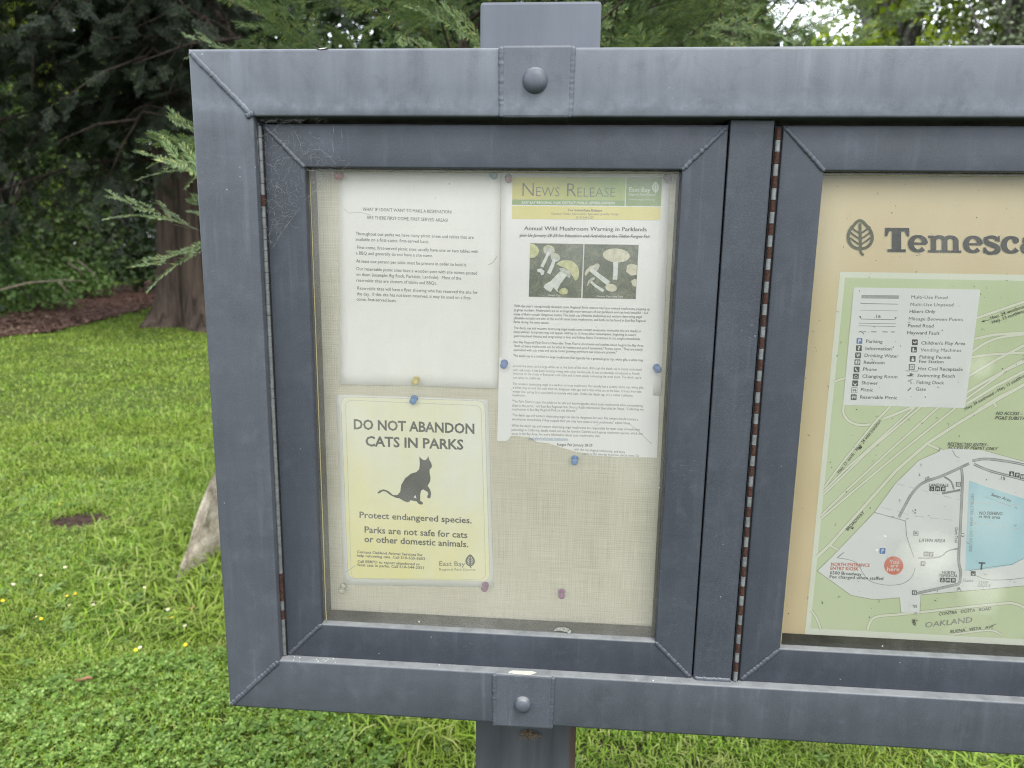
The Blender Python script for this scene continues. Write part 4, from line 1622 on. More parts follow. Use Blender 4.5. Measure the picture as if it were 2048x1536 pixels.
Sh.text(b, 'Annual Wild Mushroom Warning in Parklands', (308, 690), (1607, 702), 42, 1, .022)
Sh.text(b, 'Join Us January 28-29 for Education and Activities at the Tilden Fungus Fair', (258, 760), (1645, 772), 34, 1, .006, .25)
Sh.rib(b, [(258, 748), (1645, 760)], 4, 2)
b.build('lettering', M['ink_grey'], fly)
b = MB()
Sh.text(b, 'EAST BAY REGIONAL PARK DISTRICT: PUBLIC AFFAIRS DIVISION', (283, 411), (1268, 416), 26, 1, .02)
Sh.text(b, 'East Bay', (1422, 282), (1645, 286), 46, 1)
Sh.text(b, 'Regional Park District', (1420, 322), (1700, 328), 24, 1)
Sh.text(b, 'www.ebparks.org', (1420, 372), (1690, 376), 16, 1)


def leaf_logo(Sh, b, c, w, h, layer, k=0.2, tilt=0.0, stem=True):
    """round leaf with a midrib and paired veins"""
    out = []
    for i in range(36):
        a = 2 * math.pi * i / 36
        x = math.sin(a) * w * (1 - .10 * math.cos(a))
        y = -math.cos(a) * h
        if math.cos(a) > .8: y -= h * .22 * ((math.cos(a) - .8) / .2) ** 1.5
        out.append((c[0] + x + tilt * y, c[1] + y))
    Sh.rib(b, out, w * k * 2, layer, True)
    Sh.rib(b, [(c[0] + tilt * -h, c[1] - h * 1.0), (c[0], c[1]), (c[0] + tilt * h, c[1] + h)], w * k * 1.9, layer)
    for t in (-.42, .02, .46):
        for sg in (-1, 1):
            Sh.rib(b, curve_pts([(c[0], c[1] + h * (t + .24)), (c[0] + sg * w * .45, c[1] + h * (t - .03)), (c[0] + sg * w * .84, c[1] + h * (t - .32))], 4), w * k * 1.25, layer)
    if stem:
        Sh.rib(b, curve_pts([(c[0], c[1] + h * .9), (c[0] + w * .02, c[1] + h * 1.15), (c[0] + w * .12, c[1] + h * 1.35), (c[0] + w * .28, c[1] + h * 1.5)], 4), w * k * 1.5, layer)


leaf_logo(Sh, b, (1700, 235), 30, 44, 1)
Sh.rib(b, [(1391, 128), (1378, 434)], 9, 1)
b.build('lettering', M['ink_white'], fly)


def photo_bg():
    m, t, p = mat('printed_forest_floor', 0.7, 0.1)
    v = coords(t)
    n = noise(t, v, 75, 7, 0.75, 0.8)
    col = ramp(t, n, [(0.34, (0.020, 0.032, 0.016)), (0.52, (0.075, 0.095, 0.05)), (0.64, (0.16, 0.17, 0.09)), (0.74, (0.40, 0.38, 0.24))])
    setc(t, p, col)
    return m


def mottled(name, a, b_, sc):
    m, t, p = mat(name, 0.7, 0.1)
    n = noise(t, coords(t), sc, 5, 0.65)
    setc(t, p, ramp(t, n, [(0.35, a), (0.65, b_)]))
    return m


M['photo_bg'] = photo_bg()
M['m_cap'] = mottled('printed_yellow_cap', (0.42, 0.42, 0.14), (0.66, 0.64, 0.33), 160)
M['m_cream'] = mottled('printed_cream_cap', (0.52, 0.47, 0.31), (0.72, 0.67, 0.50), 160)
M['m_gill'] = mottled('printed_gills', (0.36, 0.37, 0.30), (0.58, 0.58, 0.50), 200)
M['m_stem'] = mottled('printed_white_stem', (0.60, 0.60, 0.54), (0.78, 0.78, 0.72), 220)
pic = MB()
Sh.poly(pic, [(372, 828), (938, 836), (913, 1408), (358, 1396)], 0)
Sh.poly(pic, [(948, 838), (1522, 846), (1490, 1420), (926, 1410)], 0)
pic.build('picture', M['photo_bg'], fly)
c1, c2, c3, c4 = MB(), MB(), MB(), MB()
# left picture
Sh.poly(c1, [(372, 832), (410, 836), (450, 865), (468, 905), (455, 950), (415, 980), (370, 985)], 1)
Sh.ell(c3, (574, 905), 60, 54, 1, 20)
Sh.rib(c1, [(516, 905), (520, 870), (560, 852), (610, 868), (632, 915)], 10, 2)
Sh.rib(c4, [(570, 925), (535, 1000), (495, 1080)], [26, 32, 34], 3)
Sh.poly(c4, [(445, 1105), (490, 1095), (525, 1125), (515, 1160), (490, 1168), (478, 1135), (450, 1135)], 2)
Sh.ell(c3, (640, 980), 50, 44, 2, 15)
Sh.rib(c1, [(592, 978), (604, 945), (640, 936), (688, 978)], 9, 3)
Sh.rib(c4, [(630, 1000), (605, 1070), (570, 1150)], [30, 38, 40], 4)
Sh.poly(c1, curve_pts([(650, 1050), (690, 1020), (770, 1008), (840, 1035), (885, 1100), (885, 1190), (850, 1225), (825, 1180), (760, 1100), (700, 1075), (650, 1050)], 4)[:-1], 3)
Sh.poly(c3, [(680, 1095), (730, 1090), (790, 1125), (803, 1170), (790, 1200), (740, 1165), (700, 1130)], 4)
Sh.poly(c4, [(690, 1125), (765, 1165), (700, 1250), (660, 1320), (670, 1350), (620, 1300), (590, 1345), (545, 1325), (515, 1295), (530, 1262), (590, 1230)], 5)
Sh.poly(c1, [(675, 1345), (700, 1310), (745, 1300), (772, 1325), (765, 1365), (720, 1372), (690, 1362)], 3)
# right picture
Sh.ell(c2, (1285, 958), 143, 74, 1, 4)
Sh.rib(c4, [(1278, 1030), (1278, 1110), (1270, 1215)], [52, 48, 48], 2)
Sh.poly(c2, [(1400, 1065), (1440, 1045), (1503, 1060), (1500, 1165), (1440, 1172), (1390, 1130)], 1)
Sh.poly(c2, [(1440, 1230), (1475, 1205), (1498, 1210), (1495, 1290), (1460, 1280)], 1)
Sh.ell(c3, (1060, 1095), 34, 62, 1, 40)
Sh.poly(c2, [(965, 1115), (1010, 1070), (1075, 1058), (1050, 1085), (1005, 1120), (960, 1175), (950, 1150)], 2)
Sh.rib(c4, [(1010, 1105), (1100, 1175), (1205, 1255)], [44, 46, 52], 3)
Sh.poly(c3, [(972, 1290), (985, 1230), (1030, 1190), (1062, 1192), (1050, 1215), (1010, 1235), (990, 1270)], 2)
Sh.rib(c4, [(1015, 1235), (1070, 1285), (1150, 1335)], [26, 28, 32], 3)
Sh.ell(c2, (1230, 1300), 62, 40, 1, 10)
for nm, cc, mm in [('picture_cap', c1, 'm_cap'), ('picture_cap', c2, 'm_cream'), ('picture_gills', c3, 'm_gill'), ('picture_stem', c4, 'm_stem')]:
    cc.build(nm, M[mm], fly)
b = MB()
Sh.text(b, 'Death Cap', (562, 1388), (690, 1391), 20, 6, 0, .2)
Sh.text(b, 'Western Destroying Angel', (1078, 1400), (1358, 1404), 20, 6, 0, .2)
b.build('caption', M['ink_white'], fly)
S3 = Sheet(YB - .0008, z3)
b = MB()
for s_, p0, p1 in [("With this year's exceptionally abundant rains, Regional Parks visitors may have noticed mushrooms popping up", (172, 108), (1397, 138)),
                   ("in great numbers. Mushrooms are an ecologically important part of our parklands and can look beautiful \u2013 but", (172, 145), (1383, 172)),
                   ("some of them contain dangerous toxins. The death cap (Amanita phalloides) and western destroying angel", (170, 182), (1325, 208)),
                   ("(Amanita ocreata) are two of the world's most toxic mushrooms, and both can be found in East Bay Regional", (170, 217), (1362, 244)),
                   ("Parks during the rainy season.", (170, 252), (490, 262)),
                   ("The death cap and western destroying angel mushrooms contain amatoxins, molecules that are deadly to", (170, 307), (1320, 337)),
                   ("many animals. Symptoms may not appear until up to 12 hours after consumption, beginning as severe", (168, 342), (1275, 370)),
                   ("gastrointestinal distress and progressing to liver and kidney failure if treatment is not sought immediately.", (168, 379), (1315, 407)),
                   ("East Bay Regional Park District Naturalist Trent Pearce documents and teaches about fungi in the Bay Area.", (168, 434), (1343, 468)),
                   ('"Both of these mushrooms can be lethal to humans and pets if consumed," Pearce warns. "They are mainly', (168, 470), (1335, 503)),
                   ('associated with oak trees and can be found growing anywhere oak roots are present."', (167, 505), (1100, 530)),
                   ("The death cap is a medium to large mushroom that typically has a greenish-gray cap, white gills, a white ring", (165, 557), (1335, 600))]:
    S3.text(b, s_, p0, p1, 22, 1, 0)
b.build('body_text', M['ink_grey'], fly)

# second page overlapping the first, its foot torn off
f2 = at([(1165, 800)], YB)[0]
fly2 = thing('torn_page', f2, 'second page of small print with a ragged torn foot, below the mushroom pictures', 'flyer')
out = [(36, 566), (400, 590), (800, 605), (1200, 612), (1500, 612), (1496, 905), (1484, 910), (1478, 1100), (1468, 1372), (1462, 1470), (1300, 1466), (1100, 1462), (850, 1448), (790, 1425), (740, 1418), (600, 1378), (480, 1340), (380, 1328), (310, 1283), (255, 1280), (205, 1275), (150, 1272), (108, 1318), (20, 1318)]
S3b = Sheet(YB - .0012, z3)
b = MB()
P_ = S3b.P(out, 0)
b.ngon(P_)
b.ngon([(p[0], p[1] + .0002, p[2]) for p in reversed(P_)])
for i in range(len(P_)):
    a_, c_ = P_[i], P_[(i + 1) % len(P_)]
    b.ngon([a_, (a_[0], a_[1] + .0002, a_[2]), (c_[0], c_[1] + .0002, c_[2]), c_])
b.build('paper', M['paper2'], fly2)
b = MB()
for s_, p0, p1 in [("around the stem, and a large white sac at the base of the stem. Although the death cap is mainly associated", (163, 650), (1323, 684)),
                   ("with oak trees, it has been found growing with other hardwoods. It was accidentally introduced to North", (163, 687), (1305, 722)),
                   ("America on the roots of European cork oaks and is now slowly colonizing the west coast. The death cap is", (162, 720), (1320, 757)),
                   ("not native to California.", (162, 757), (412, 764)),
                   ("The western destroying angel is a medium to large mushroom that usually has a creamy white cap, white gills,", (161, 812), (1343, 847)),
                   ("a white ring around the stem that can disappear with age, and a thin white sac at the base. It fruits from late", (160, 846), (1322, 884)),
                   ("winter into spring. It is associated exclusively with oaks. Unlike the death cap, it is a native California", (158, 882), (1243, 919)),
                   ("mushroom.", (157, 914), (275, 918)),
                   ('"The Park District urges the public to be safe and knowledgeable about toxic mushrooms when encountering', (155, 970), (1335, 1011)),
                   ('them in the parks," said East Bay Regional Park District Public Information Specialist Jen Vanya. "Collecting any', (155, 1008), (1342, 1044)),
                   ('mushrooms in East Bay Regional Parks is not allowed."', (153, 1042), (738, 1056)),
                   ('"The death cap and western destroying angel can also be dangerous for pets. Pet owners should contact a', (153, 1094), (1292, 1134)),
                   ('veterinarian immediately if they suspect their pet may have eaten a toxic mushroom," added Vanya.', (152, 1131), (1225, 1169)),
                   ("While the death cap and western destroying angel mushrooms are responsible for most cases of mushroom", (150, 1189), (1310, 1226)),
                   ("poisonings in California, deadly toxins can also be found in Galerina and Lepiota mushroom species, which also", (150, 1226), (1335, 1262)),
                   ("occur in the Bay Area. For more information about toxic mushrooms, visit", (150, 1262), (945, 1284)),
                   ("with the mycological community, and enjoy", (715, 1404), (1175, 1429)),
                   ("more at this two-day in-person special event. On", (800, 1443), (1300, 1464))]:
    S3b.text(b, s_, p0, p1, 22, 1, 0)
S3b.text(b, "Fungus Fair January 28-29", (560, 1362), (880, 1370), 24, 1, .02)
b.build('body_text', M['ink_grey'], fly2)
b = MB()
S3b.text(b, ".org/safety/trails/toxic-mushrooms.", (300, 1304), (662, 1312), 22, 1, .004)
S3b.rib(b, [(300, 1309), (658, 1317)], 2.5, 1)
b.build('link_text', M['ink_blue'], fly2)
b = MB()
S3b.rib(b, [(1190, 1150), (1270, 1205), (1340, 1275), (1415, 1345)], [3, 4, 4, 6], 2)
S3b.rib(b, [(900, 1180), (935, 1170), (960, 1145)], 3, 2)
b.build('crease', M['crease'], fly2)

# --- cat notice
z4 = lambda X, Y: (660 + X / 5.851, 740 + Y / 5.851)
cl = at([(830, 980)], YB)[0]
cat = thing('cat_notice', cl, 'yellowed laminated notice with black cat silhouette, lower left on the pin board', 'notice')
b = sheet_body([(672, 789), (976.5, 799.5), (987, 1175), (687, 1170)], YB - .0006, lambda u, v: 0.0)
b.build('laminate', M['laminate'], cat, True)


def yellowed():
    m, t, p = mat('yellowed_print', 0.45, 0.3)
    v = coords(t)
    n = noise(t, coords(t, (1, 1, .55)), 7, 4, .55, .4)
    sx = N(t, 'ShaderNodeSeparateXYZ')
    t.links.new(v, sx.inputs[0])
    low = rng_map(t, sx.outputs['Z'], -.13, .06, 0.38, 0.0)
    lef = rng_map(t, sx.outputs['X'], -.09, .04, 0.16, 0.0)
    f = math_n(t, 'ADD', math_n(t, 'ADD', low, lef), rng_map(t, n, .35, .7, 0, .75))
    col = mixc(t, f, (0.85, 0.84, 0.71), (0.85, 0.77, 0.33))
    col = mixc(t, rng_map(t, noise(t, coords(t, (80, 1, 4)), 1, 4), .45, .75, 0, .25), col, (0.80, 0.78, 0.55))
    setc(t, p, col)
    return m


S4 = Sheet(YB - .0008, z4)


def rrect(c, r, n=6):
    """rounded quadrilateral: corners TL TR BR BL with radius r"""
    out = []
    c = [np.array(p, float) for p in c]
    for i in range(4):
        a, b_, d = c[i - 1], c[i], c[(i + 1) % 4]
        ua = (a - b_) / np.linalg.norm(a - b_)
        ud = (d - b_) / np.linalg.norm(d - b_)
        p, q = b_ + ua * r, b_ + ud * r
        for k in range(n + 1):
            t = k / n
            out.append((1 - t) ** 2 * p + 2 * t * (1 - t) * b_ + t * t * q)
    return np.array(out)


o1 = rrect([(125, 312), (1810, 362), (1872, 2474), (212, 2440)], 95)
o2 = rrect([(180, 352), (1768, 418), (1822, 2470 - 20), (250, 2440)], 80)
b = MB(); S4.poly(b, o1, 0); b.build('yellowed_print', yellowed(), cat)
b = MB(); S4.rib(b, o1, 4, 1, True); S4.rib(b, o2, 4, 1, True); b.build('border_line', M['ink_pale'], cat)
b = MB()
S4.text(b, 'DO NOT ABANDON', (278, 690), (1690, 745), 112, 1, .028)
S4.text(b, 'CATS IN PARKS', (415, 888), (1562, 930), 112, 1, .028)
S4.text(b, 'Protect endangered species.', (345, 1728), (1658, 1795), 70, 1, .02)
S4.text(b, 'Parks are not safe for cats', (405, 1902), (1608, 1966), 72, 1, .02)
S4.text(b, 'or other domestic animals.', (402, 2012), (1618, 2074), 72, 1, .02)
b.build('heading', M['ink'], cat)
b = MB()
S4.text(b, 'Contact Oakland Animal Services for', (315, 2142), (1085, 2180), 30, 1, .022)
S4.text(b, 'help rehoming cats. Call 510-535-5602', (315, 2185), (1115, 2224), 30, 1, .022)
S4.text(b, 'Call EBRPD to report abandoned or', (322, 2253), (1055, 2288), 30, 1, .022)
S4.text(b, 'feral cats in parks. Call 510-544-2321', (320, 2294), (1098, 2330), 30, 1, .022)
b.build('small_print', M['ink_grey'], cat)
b = MB()
S4.text(b, 'East Bay', (1280, 2292), (1580, 2298), 56, 1)
S4.text(b, 'Regional Park District', (1280, 2346), (1702, 2350), 26, 1)
leaf_logo(S4, b, (1640, 2233), 46, 54, 1)
b.build('emblem', M['ink_grey'], cat)
sil = [(1045, 1012), (1066, 1034), (1088, 1050), (1110, 1055), (1132, 1043), (1150, 1008), (1163, 1052), (1183, 1085), (1195, 1122), (1188, 1142), (1166, 1165), (1166, 1205), (1176, 1260), (1172, 1302), (1143, 1356), (1172, 1398), (1183, 1445), (1178, 1490), (1160, 1505), (1137, 1492), (1138, 1472), (1150, 1455), (1143, 1428), (1090, 1396), (1066, 1412), (1056, 1460), (1054, 1528), (1084, 1550), (1088, 1570), (1062, 1576), (1030, 1562), (1014, 1537), (934, 1524), (936, 1538), (906, 1548), (862, 1532), (812, 1502), (770, 1496), (705, 1464), (655, 1424), (618, 1417), (572, 1446), (552, 1440), (578, 1411), (628, 1396), (680, 1414), (740, 1464), (790, 1464), (822, 1424), (834, 1342), (880, 1266), (950, 1211), (1012, 1194), (1044, 1160), (1050, 1100)]
b = MB(); S4.poly(b, sil, 1); b.build('cat_silhouette', M['ink'], cat)
b = MB(); S4.poly(b, [(1000, 1465), (1011, 1502), (977, 1490)], 3); b.build('silhouette_gap', M['laminate'], cat)
b = MB(); S4.rib(b, [(185, 2362), (240, 2330), (295, 2285)], 6, 2); b.build('crease', M['crease'], cat)


# --- push pins
def pin(px, c, lab, dy=0.0015, tilt=(0, .25), rough=.35):
    p = at([px], .0585)[0]
    m = M.get(c)
    o = MB()
    ax = Vector((tilt[0] + rnd.gauss(0, .06), -1, -tilt[1] + rnd.gauss(0, .08))).normalized()
    o.lathe(p, ax, [(.0006, -.006), (.0008, 0), (.0048, .0002), (.0052, .0012), (.0046, .0022), (.0030, .0032), (.0027, .0070), (.0042, .0086), (.0050, .0100), (.0047, .0116), (.0032, .0126), (0, .0130)], 18)
    tag(o.build('push_pin', m, None, True), lab, 'push pin', 'push pins in the pin board')


for nm, c in [('pin_blue', (0.05, 0.14, 0.42)), ('pin_teal', (0.05, 0.19, 0.20)), ('pin_red', (0.38, 0.07, 0.07)), ('pin_maroon', (0.16, 0.035, 0.055)), ('pin_dark', (0.07, 0.025, 0.03)), ('pin_yellow', (0.55, 0.44, 0.07)), ('pin_magenta', (0.22, 0.03, 0.17)), ('pin_clear', (0.55, 0.50, 0.38)), ('pin_sky', (0.06, 0.22, 0.50))]:
    M[nm] = plain(nm, c, 0.3, 0.5, 0.05)
for px, c, lab in [((680, 349), 'pin_red', 'faded red push pin at the top left corner of the reservation notice'), ((988, 351), 'pin_teal', 'teal push pin at the top right corner of the reservation notice'),
                   ((1017, 355), 'pin_maroon', 'maroon push pin at the top left corner of the news release'), ((1334, 354), 'pin_dark', 'dark maroon push pin at the top right corner of the news release'),
                   ((833, 759), 'pin_yellow', 'yellow push pin at the foot of the white reservation notice'), ((829, 796), 'pin_sky', 'light blue push pin at the top edge of the yellowed cat notice'),
                   ((1009, 725), 'pin_blue', 'blue push pin on the left edge of the news release fold'), ((1313, 734), 'pin_blue', 'blue push pin on the right edge of the news release fold'),
                   ((1150, 916), 'pin_sky', 'blue push pin in bare fabric just below the torn paper edge'), ((971, 1169), 'pin_magenta', 'magenta push pin in the lower right corner of the cat notice'),
                   ((1123, 1183), 'pin_magenta', 'magenta push pin alone in the bare fabric low on the board'), ((687, 1172), 'pin_clear', 'clear push pin at the lower left corner of the cat notice')]:
    pin(px, c, lab)

# ------------------------------------------------------------------ the map poster
YM = 0.0588
ml = at([(1800, 800)], YM)[0]
mp = thing('map_poster', (ml[0], YM, ml[2]), 'tan park map poster with black heading and green road map behind the right door', 'map')
M['tan'] = paper('tan_poster', (0.68, 0.56, 0.33), (3, (0.66, 0.46, 0.25), .5, .45, .7), .5)
M['cream'] = paper('cream_print', (0.74, 0.75, 0.60))
M['mapgreen'] = paper('green_print', (0.56, 0.63, 0.37), (5, (0.61, 0.66, 0.43), .6, .4, .65))
M['mapwhite'] = paper('white_print_area', (0.77, 0.77, 0.72))
M['lake'] = paper('lake_blue_print', (0.46, 0.68, 0.72))
M['road'] = paper('road_cream_print', (0.74, 0.74, 0.58))
M['roadline'] = plain('road_outline_print', (0.30, 0.32, 0.20), 0.8, 0.1, 0.3)
M['trail'] = plain('trail_grey_print', (0.27, 0.27, 0.25), 0.8, 0.1, 0.3)
M['fault'] = plain('fault_dash_print', (0.58, 0.60, 0.57), 0.8, 0.1)
M['title'] = plain('title_black', (0.028, 0.032, 0.025), 0.7, 0.2, 0.4, 400)
M['olive'] = plain('olive_print', (0.085, 0.090, 0.045), 0.7, 0.2, 0.2, 300)
M['parkblue'] = plain('parking_blue_print', (0.10, 0.20, 0.42), 0.7, 0.1)
M['redspot'] = mottled('red_spot_print', (0.66, 0.15, 0.10), (0.72, 0.26, 0.18), 30)
b = MB()
b.box(.7172, 1.742, YM - .0001, YM + .0009, Z(-.818), Z(-.084), 0)
b.build('poster_sheet', M['tan'], mp)
z6 = lambda X, Y: (1680 + X / 3.84, 420 + Y / 3.84)
z7 = lambda X, Y: (1600 + X / 3.134, 800 + Y / 3.134)
z8 = lambda X, Y: (1640 + X / 5.12, 540 + Y / 5.12)
Y0 = YM - .0001
s6, s7, s8 = Sheet(Y0, z6), Sheet(Y0, z7), Sheet(Y0, z8)
sp = Sheet(Y0)
# map panel: cream border and green field carry on past the picture to the right
tl = at([(1680.5, 543.5)], Y0)[0]
blc = at([(1609, 1268)], Y0)[0]
x0m = (tl[0] + blc[0]) / 2
xe = 1.70


def panel(name, x0, x1, z0, z1, layer, m):
    b = MB()
    y = Y0 - .0004 - layer * .00012
    b.ngon([(x0, y, z0), (x1, y, z0), (x1, y, z1), (x0, y, z1)])
    return b.build(name, m, mp)


panel('map_border', x0m, xe, blc[2], tl[2], 0, M['cream'])
panel('map_field', x0m + .0068, xe - .0068, blc[2] + .0095, tl[2] - .0075, 1, M['mapgreen'])
b = MB()
s7.poly(b, [(108, 1072), (232, 950), (465, 705), (600, 520), (745, 378), (880, 318), (960, 300), (1160, 318), (1404, 385), (1700, 470), (1900, 700), (1900, 1000), (1700, 1120), (1404, 1165), (1180, 1185), (757, 1222), (752, 1330), (632, 1332), (625, 1240), (465, 1252), (320, 1225)], 4)
b.build('park_area', M['mapwhite'], mp)
b = MB()
s7.rib(b, [(108, 1072), (320, 1225), (465, 1252), (625, 1240), (632, 1332)], 4, 5)
s7.rib(b, [(752, 1330), (757, 1222), (1180, 1185), (1404, 1165), (1700, 1120)], 4, 5)
s7.rib(b, [(108, 1072), (232, 950), (465, 705), (600, 520), (745, 378), (880, 318)], 3, 5)
s7.rib(b, [(1160, 318), (1404, 385), (1700, 470)], 3, 5)
b.build('park_outline', M['roadline'], mp)
b = MB()
s7.poly(b, [(1060, 505), (1180, 548), (1404, 618), (1600, 640), (1760, 700), (1800, 850), (1600, 960), (1404, 990), (1330, 1035), (1180, 1060), (1037, 1072), (1045, 800)], 5)
b.build('lake', M['lake'], mp)
roads7 = [([(105, 985), (190, 905), (600, 445), (800, 270), (1000, 140), (1250, -10), (1500, -150)], 19), ([(130, 745), (420, 500), (600, 350), (900, 110), (1060, -20), (1300, -190), (1600, -330)], 13),
          ([(135, 722), (300, 560), (560, 320), (850, 60), (1010, -60)], 13), ([(150, 590), (440, 310), (760, 40), (900, -60)], 13), ([(150, 570), (280, 440), (560, 190), (720, 45)], 12), ([(155, 545), (260, 400), (460, 150), (565, 40)], 13),
          (curve_pts([(275, 25), (272, 80), (305, 130), (370, 156), (440, 153)], 5), 15), ([(522, 118), (620, 80), (720, 38)], 15), ([(178, 905), (275, 960)], 13), ([(785, 270), (930, 335), (1070, 390), (1240, 402), (1404, 428), (1600, 470)], 14),
          (curve_pts([(425, 1440), (438, 1395), (470, 1362), (540, 1350), (640, 1342), (1000, 1303), (1280, 1275), (1345, 1277), (1404, 1303), (1460, 1380)], 4), 15),
          (curve_pts([(70, 1318), (105, 1370), (132, 1440)], 5), 12), (curve_pts([(960, 1470), (1120, 1448), (1210, 1446), (1260, 1470)], 5), 11)]
roads6 = [([(1050, 830), (1413, 705), (1700, 610)], 20), ([(1035, 990), (1180, 958), (1413, 942), (1700, 930)], 20), (curve_pts([(1015, 1090), (1120, 1020), (1240, 978), (1413, 955)], 5), 18), ([(1010, 1130), (1150, 1110), (1413, 1095), (1700, 1080)], 18),
          ([(990, 1275), (1200, 1150), (1413, 1040), (1700, 900)], 20), ([(975, 1400), (1200, 1270), (1413, 1150), (1700, 1000)], 20), ([(970, 1490), (1200, 1350), (1413, 1240), (1700, 1100)], 20), ([(1060, 1536), (1230, 1430), (1413, 1345), (1700, 1230)], 18),
          ([(1178, 1468), (1198, 1510)], 14), ([(1180, 1522), (1218, 1498)], 6), ([(-50, 1320), (40, 1290)], 16)]
bo, bf = MB(), MB()
for Sx, rd in ((s7, roads7), (s6, roads6)):
    for k, (pts, w) in enumerate(rd):
        Sx.rib(bo, pts, w + 5, 2)
        Sx.rib(bf, pts, w, 3)
bo.build('road_outline', M['roadline'], mp)
bf.build('roads', M['road'], mp)
bt, btl, bth, bda = MB(), MB(), MB(), MB()
for pts in [curve_pts([(620, 735), (660, 660), (700, 590), (770, 520), (900, 472), (1060, 398)], 5), curve_pts([(1012, 430), (1018, 520), (1005, 800), (995, 1000), (1008, 1080), (1000, 1150)], 5), [(1000, 1152), (735, 1212)],
            curve_pts([(1080, 382), (1180, 370), (1404, 405), (1600, 470)], 5), curve_pts([(1090, 402), (1200, 447), (1404, 500), (1600, 560)], 5)]:
    s7.rib(bt, pts, 17, 6)
    s7.rib(btl, np.array(pts) + np.array([2.5, 2.0]), 1.6, 7)
    s7.rib(btl, np.array(pts) - np.array([2.5, 2.0]), 1.6, 7)
for pts, w in [(curve_pts([(905, 482), (945, 510), (965, 560)], 5), 11), ([(890, 586), (1005, 564)], 14), (curve_pts([(740, 992), (870, 985), (930, 945), (990, 932)], 5), 9)]:
    s7.rib(bth, pts, w, 6)
for pts, w in [([(468, 705), (662, 758), (668, 850), (690, 920), (715, 985)], 4), (curve_pts([(235, 990), (300, 1000), (360, 1025), (395, 1085), (440, 1135), (540, 1160), (640, 1152), (700, 1110), (722, 1050)], 5), 3),
               (curve_pts([(1100, 1100), (1200, 1128), (1404, 1115), (1600, 1060)], 5), 3), ([(1060, 1070), (1190, 1048), (1330, 1030), (1420, 985)], 3), ([(880, 300), (870, 322)], 7), ([(232, 990), (275, 955)], 5), ([(955, 315), (975, 350), (1000, 362)], 3)]:
    s7.rib(bth, pts, w, 8)
for pa in [[(610, 525), (1050, 640), (1404, 660)], [(505, 670), (720, 728), (990, 757)], [(1080, 770), (1404, 810)]]:
    pa = np.array(pa, float)
    for i in range(len(pa) - 1):
        L = np.linalg.norm(pa[i + 1] - pa[i])
        n = max(1, int(L / 75))
        for k in range(n):
            s7.rib(bda, [pa[i] + (pa[i + 1] - pa[i]) * (k / n), pa[i] + (pa[i + 1] - pa[i]) * ((k + .62) / n)], 5, 6)
for k in range(14):
    a_ = np.array((1165, 608.)) + np.array((160, 60.)) * k / 14
    s7.rib(bth, [a_, a_ + np.array((6, 2.4))], 3, 7)
bt.build('trails', M['trail'], mp)
btl.build('trail_stripes', M['mapwhite'], mp)
bth.build('paths_and_lines', M['trail'], mp)
bda.build('fault_line', M['fault'], mp)
b = MB()
s7.ell(b, (588, 1038), 60, 58, 8, 0, 32)
b.build('position_spot', M['redspot'], mp)
# legend box
b = MB()
s6.poly(b, rrect([(106, 594), (1078, 611), (960, 1522), (22, 1497)], 14, 3), 8)
b.build('legend_box', M['mapwhite'], mp)
bl = MB()
for k, y in enumerate((262, 271, 280, 289)): s8.rib(bl, [(425, y - 2), (808, y + 2)], 4.5, 9)
s8.rib(bl, [(417, 343), (800, 350)], 5, 9)
for k in range(38): s8.rib(bl, [(411 + k * 10.2, 411 + k * .2), (411 + k * 10.2 + 7, 411 + k * .2)], 4, 9)
s8.rib(bl, [(420, 502), (762, 509)], 5, 9)
s8.rib(bl, [(400, 544), (776, 551)], 4, 9)
s8.rib(bl, [(395, 571), (774, 579)], 4, 9)
s8.rib(bl, [(402, 478), (424, 500)], 4, 9); s8.poly(bl, [(398, 476), (422, 473), (414, 496)], 9)
s8.rib(bl, [(762, 508), (782, 490)], 4, 9); s8.poly(bl, [(766, 482), (790, 488), (768, 502)], 9)
s8.rib(bl, curve_pts([(398, 640), (415, 628), (435, 640), (450, 660)], 4), 7, 9)
s8.rib(bl, [(898, 1238), (932, 1206)], 10, 9)
s8.poly(bl, [(880, 1083), (925, 1072), (915, 1058), (935, 1057), (965, 1070), (935, 1074), (962, 1088), (905, 1090)], 9)
bl.build('legend_lines', M['ink_grey'], mp)
b = MB()
for x in (455, 540, 655, 745): s8.rib(b, [(x - 18, 630 + (x - 455) * .01), (x + (38 if x in (540, 655) else 20), 632 + (x - 455) * .01)], 14, 9)
s8.poly(b, [(898, 1130), (948, 1112), (952, 1124), (930, 1136), (946, 1166), (930, 1170), (915, 1142), (900, 1146)], 9)
b.build('legend_pale_marks', M['ink_pale'], mp)
bt_ = MB()
